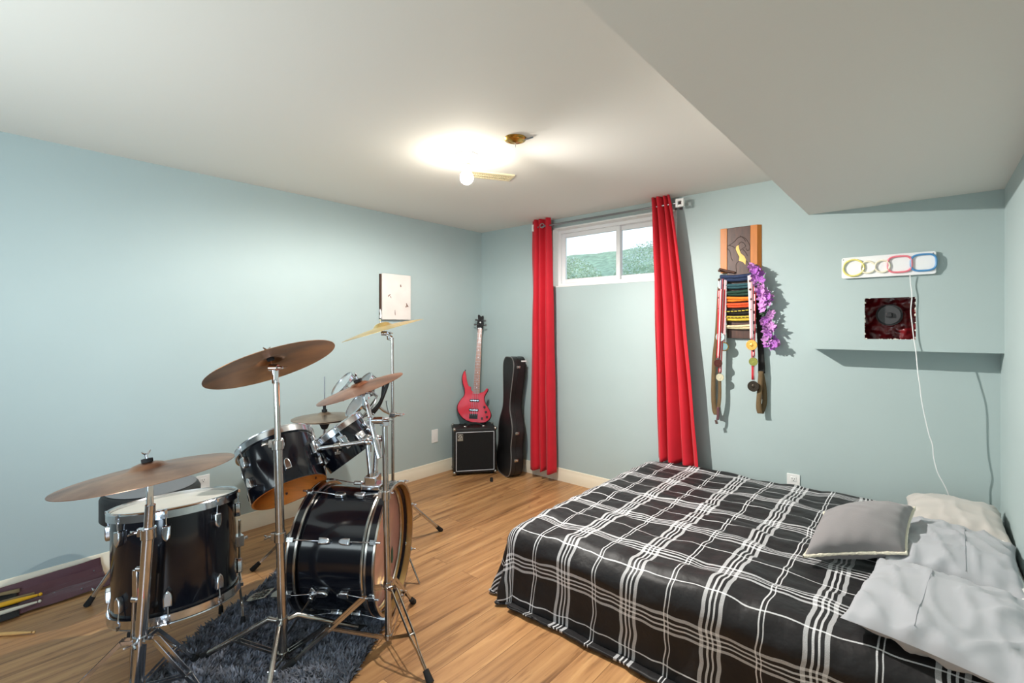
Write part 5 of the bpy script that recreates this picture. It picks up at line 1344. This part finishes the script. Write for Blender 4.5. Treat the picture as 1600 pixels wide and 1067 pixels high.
cymbal('hihat_cymbal', 'upper pale bronze hi-hat cymbal of the pair behind the rack toms', hc + UP * 0.020, (-0.02, -0.01, 1), 0.186, CY['hat'], 0.018, 0.016, False, 'hi-hat cymbals')

# drum throne
th_ = V((0.50, -2.95, 0.045)); tr = thing('drum_throne', 'round black padded stool behind the floor tom', 'stool', th_)
MB().lathe([(0.0, 0.535), (0.142, 0.534), (0.193, 0.528), (0.204, 0.52), (0.209, 0.508), (0.213, 0.50), (0.213, 0.40), (0.205, 0.392), (0.0, 0.388)], th_, UP, 64).build('seat', mat('black_leatherette', (34, 34, 36), 0.5, bump=0.15, bscale=140), tr, ang=50)
MB().lathe([(0.0, 0.0015), (0.18, 0.0012), (0.194, -0.004)], th_ + UP * 0.535, UP, 64).build('top_panel', mat('grey_seat_top', (120, 122, 126), 0.55), tr)
MB().rod(th_ + UP * 0.06, th_ + UP * 0.392, 0.0155, 18).build('post', M['chrome'], tr)
legs(tr, lambda z: th_ + UP * z, 0.30, 0.07, [(0.365, -3.185, 0.0), (0.73, -2.80, 0.0), (0.27, -2.77, 0.0)], 'tube', 'chrome')

# ------------------------------------------------------------------ stick bag and sticks by the left wall
sb = thing('stick_bag', 'maroon drumstick bag lying open against the left baseboard', 'stick bag', (0.14, -3.3, 0))
def bagf(u, v):
    y = -3.72 + 0.63 * u + 0.03 * v
    prof = [(0.034, 0.098), (0.045, 0.06), (0.075, 0.03), (0.10, 0.016), (0.135, 0.020), (0.165, 0.034), (0.195, 0.026), (0.225, 0.012)]
    k = v * (len(prof) - 1); i = min(int(k), len(prof) - 2); f = k - i
    f = f * f * (3 - 2 * f)
    x = prof[i][0] + (prof[i + 1][0] - prof[i][0]) * f; z = prof[i][1] + (prof[i + 1][1] - prof[i][1]) * f
    z *= (0.82 + 0.25 * u); x += 0.01 * nz(u * 3, v * 2, 1.4, 3)
    return V((x, y, max(0.006, z + 0.006 * nz(u * 4, v * 3, 1.5, 8))))
mb = MB(); mb.grid(bagf, 60, 40); mb.build('outer_panel', mat('maroon_nylon', (88, 46, 54), 0.5, sheen=0.3, bump=0.2, bscale=300), sb, ang=180, solid=0.006)
def pocket(u, v):
    y = -3.72 + 0.30 * u; x = 0.05 + 0.20 * v
    return V((x, y, max(0.012, 0.058 - 0.05 * v + 0.012 * sin(v * 9 + u) + 0.006 * nz(u * 3, v * 4, 2, 2))))
mb = MB(); mb.grid(pocket, 24, 24); mb.build('inner_pocket', mat('black_pocket', (30, 28, 26), 0.7), sb, ang=180, solid=0.004)
for (y0_, L_, x0_, wd_, z0_, m_) in ((-3.74, 0.33, 0.05, 0.035, 0.092, 'khaki'), (-3.76, 0.40, 0.10, 0.03, 0.07, 'khaki'), (-3.75, 0.26, 0.075, 0.025, 0.105, 'black')):
    def flap(u, v):
        tp = 1 - 0.75 * u ** 2
        return V((x0_ + wd_ * (v - 0.5) * 2 * tp + 0.02 * u, y0_ + L_ * u, z0_ - 0.035 * u + 0.012 * sin(4 * v + 5 * u) * tp + 0.014 * (1 - (2 * v - 1) ** 2)))
    mb = MB(); mb.grid(flap, 20, 10); mb.build('canvas_fold', M.setdefault('khaki', mat('khaki_canvas', (140, 120, 86), 0.8)) if m_ == 'khaki' else M['felt'], sb, ang=180, solid=0.004)
mb = MB()
for (u, v) in ((0.52, 0.9), (0.66, 0.55), (0.94, 0.22), (0.8, 0.9)):
    mb.ball(bagf(u, v) + UP * 0.006, 0.0045, 6)
mb.build('press_studs', M['steel'], sb)
mb = MB(); q = bagf(0.86, 1.0); mb.box(q + V((0.012, 0, 0.004)), (0.016, 0.010, 0.010)); mb.rod(q + V((0.004, -0.004, 0.012)), q + V((0.022, 0.0, 0.002)), 0.003, 6); mb.build('clasp', M['chrome'], sb, bevel=0.002)
def stick(label, p0, p1, r, m, tip=True):
    p0, p1 = V(p0), V(p1); t = thing('drumstick', label, 'drumstick', (p0 + p1) / 2, 'drumsticks')
    d = (p1 - p0).normalized(); L = (p1 - p0).length
    MB().tube([p0, p0 + d * 0.004, p0 + d * L * 0.72, p1 - d * 0.022], [r * 0.8, r, r, r * 0.5], 12).build('shaft', m, t)
    MB().ball(p1 - d * 0.012, r * 0.75, 8, (1, 1, 1)).build('tip', m, t)
    return t
M['maple'] = mat('pale_stick_wood', (226, 178, 112), 0.5, var=0.08, vscale=30)
stick('natural wood drumstick lying on the bare floor before the stick bag', (0.245, -3.63, 0.0085), (0.478, -3.378, 0.0085), 0.0078, M['maple'])
stick('yellow plastic drumstick in the stick bag', (0.17, -3.70, 0.066), (0.168, -3.33, 0.052), 0.0115, mat('yellow_plastic_stick', (226, 166, 22), 0.45))
stick('white drumstick along the front of the stick bag', (0.222, -3.74, 0.042), (0.206, -3.335, 0.034), 0.0095, mat('cream_stick', (214, 206, 184), 0.5))
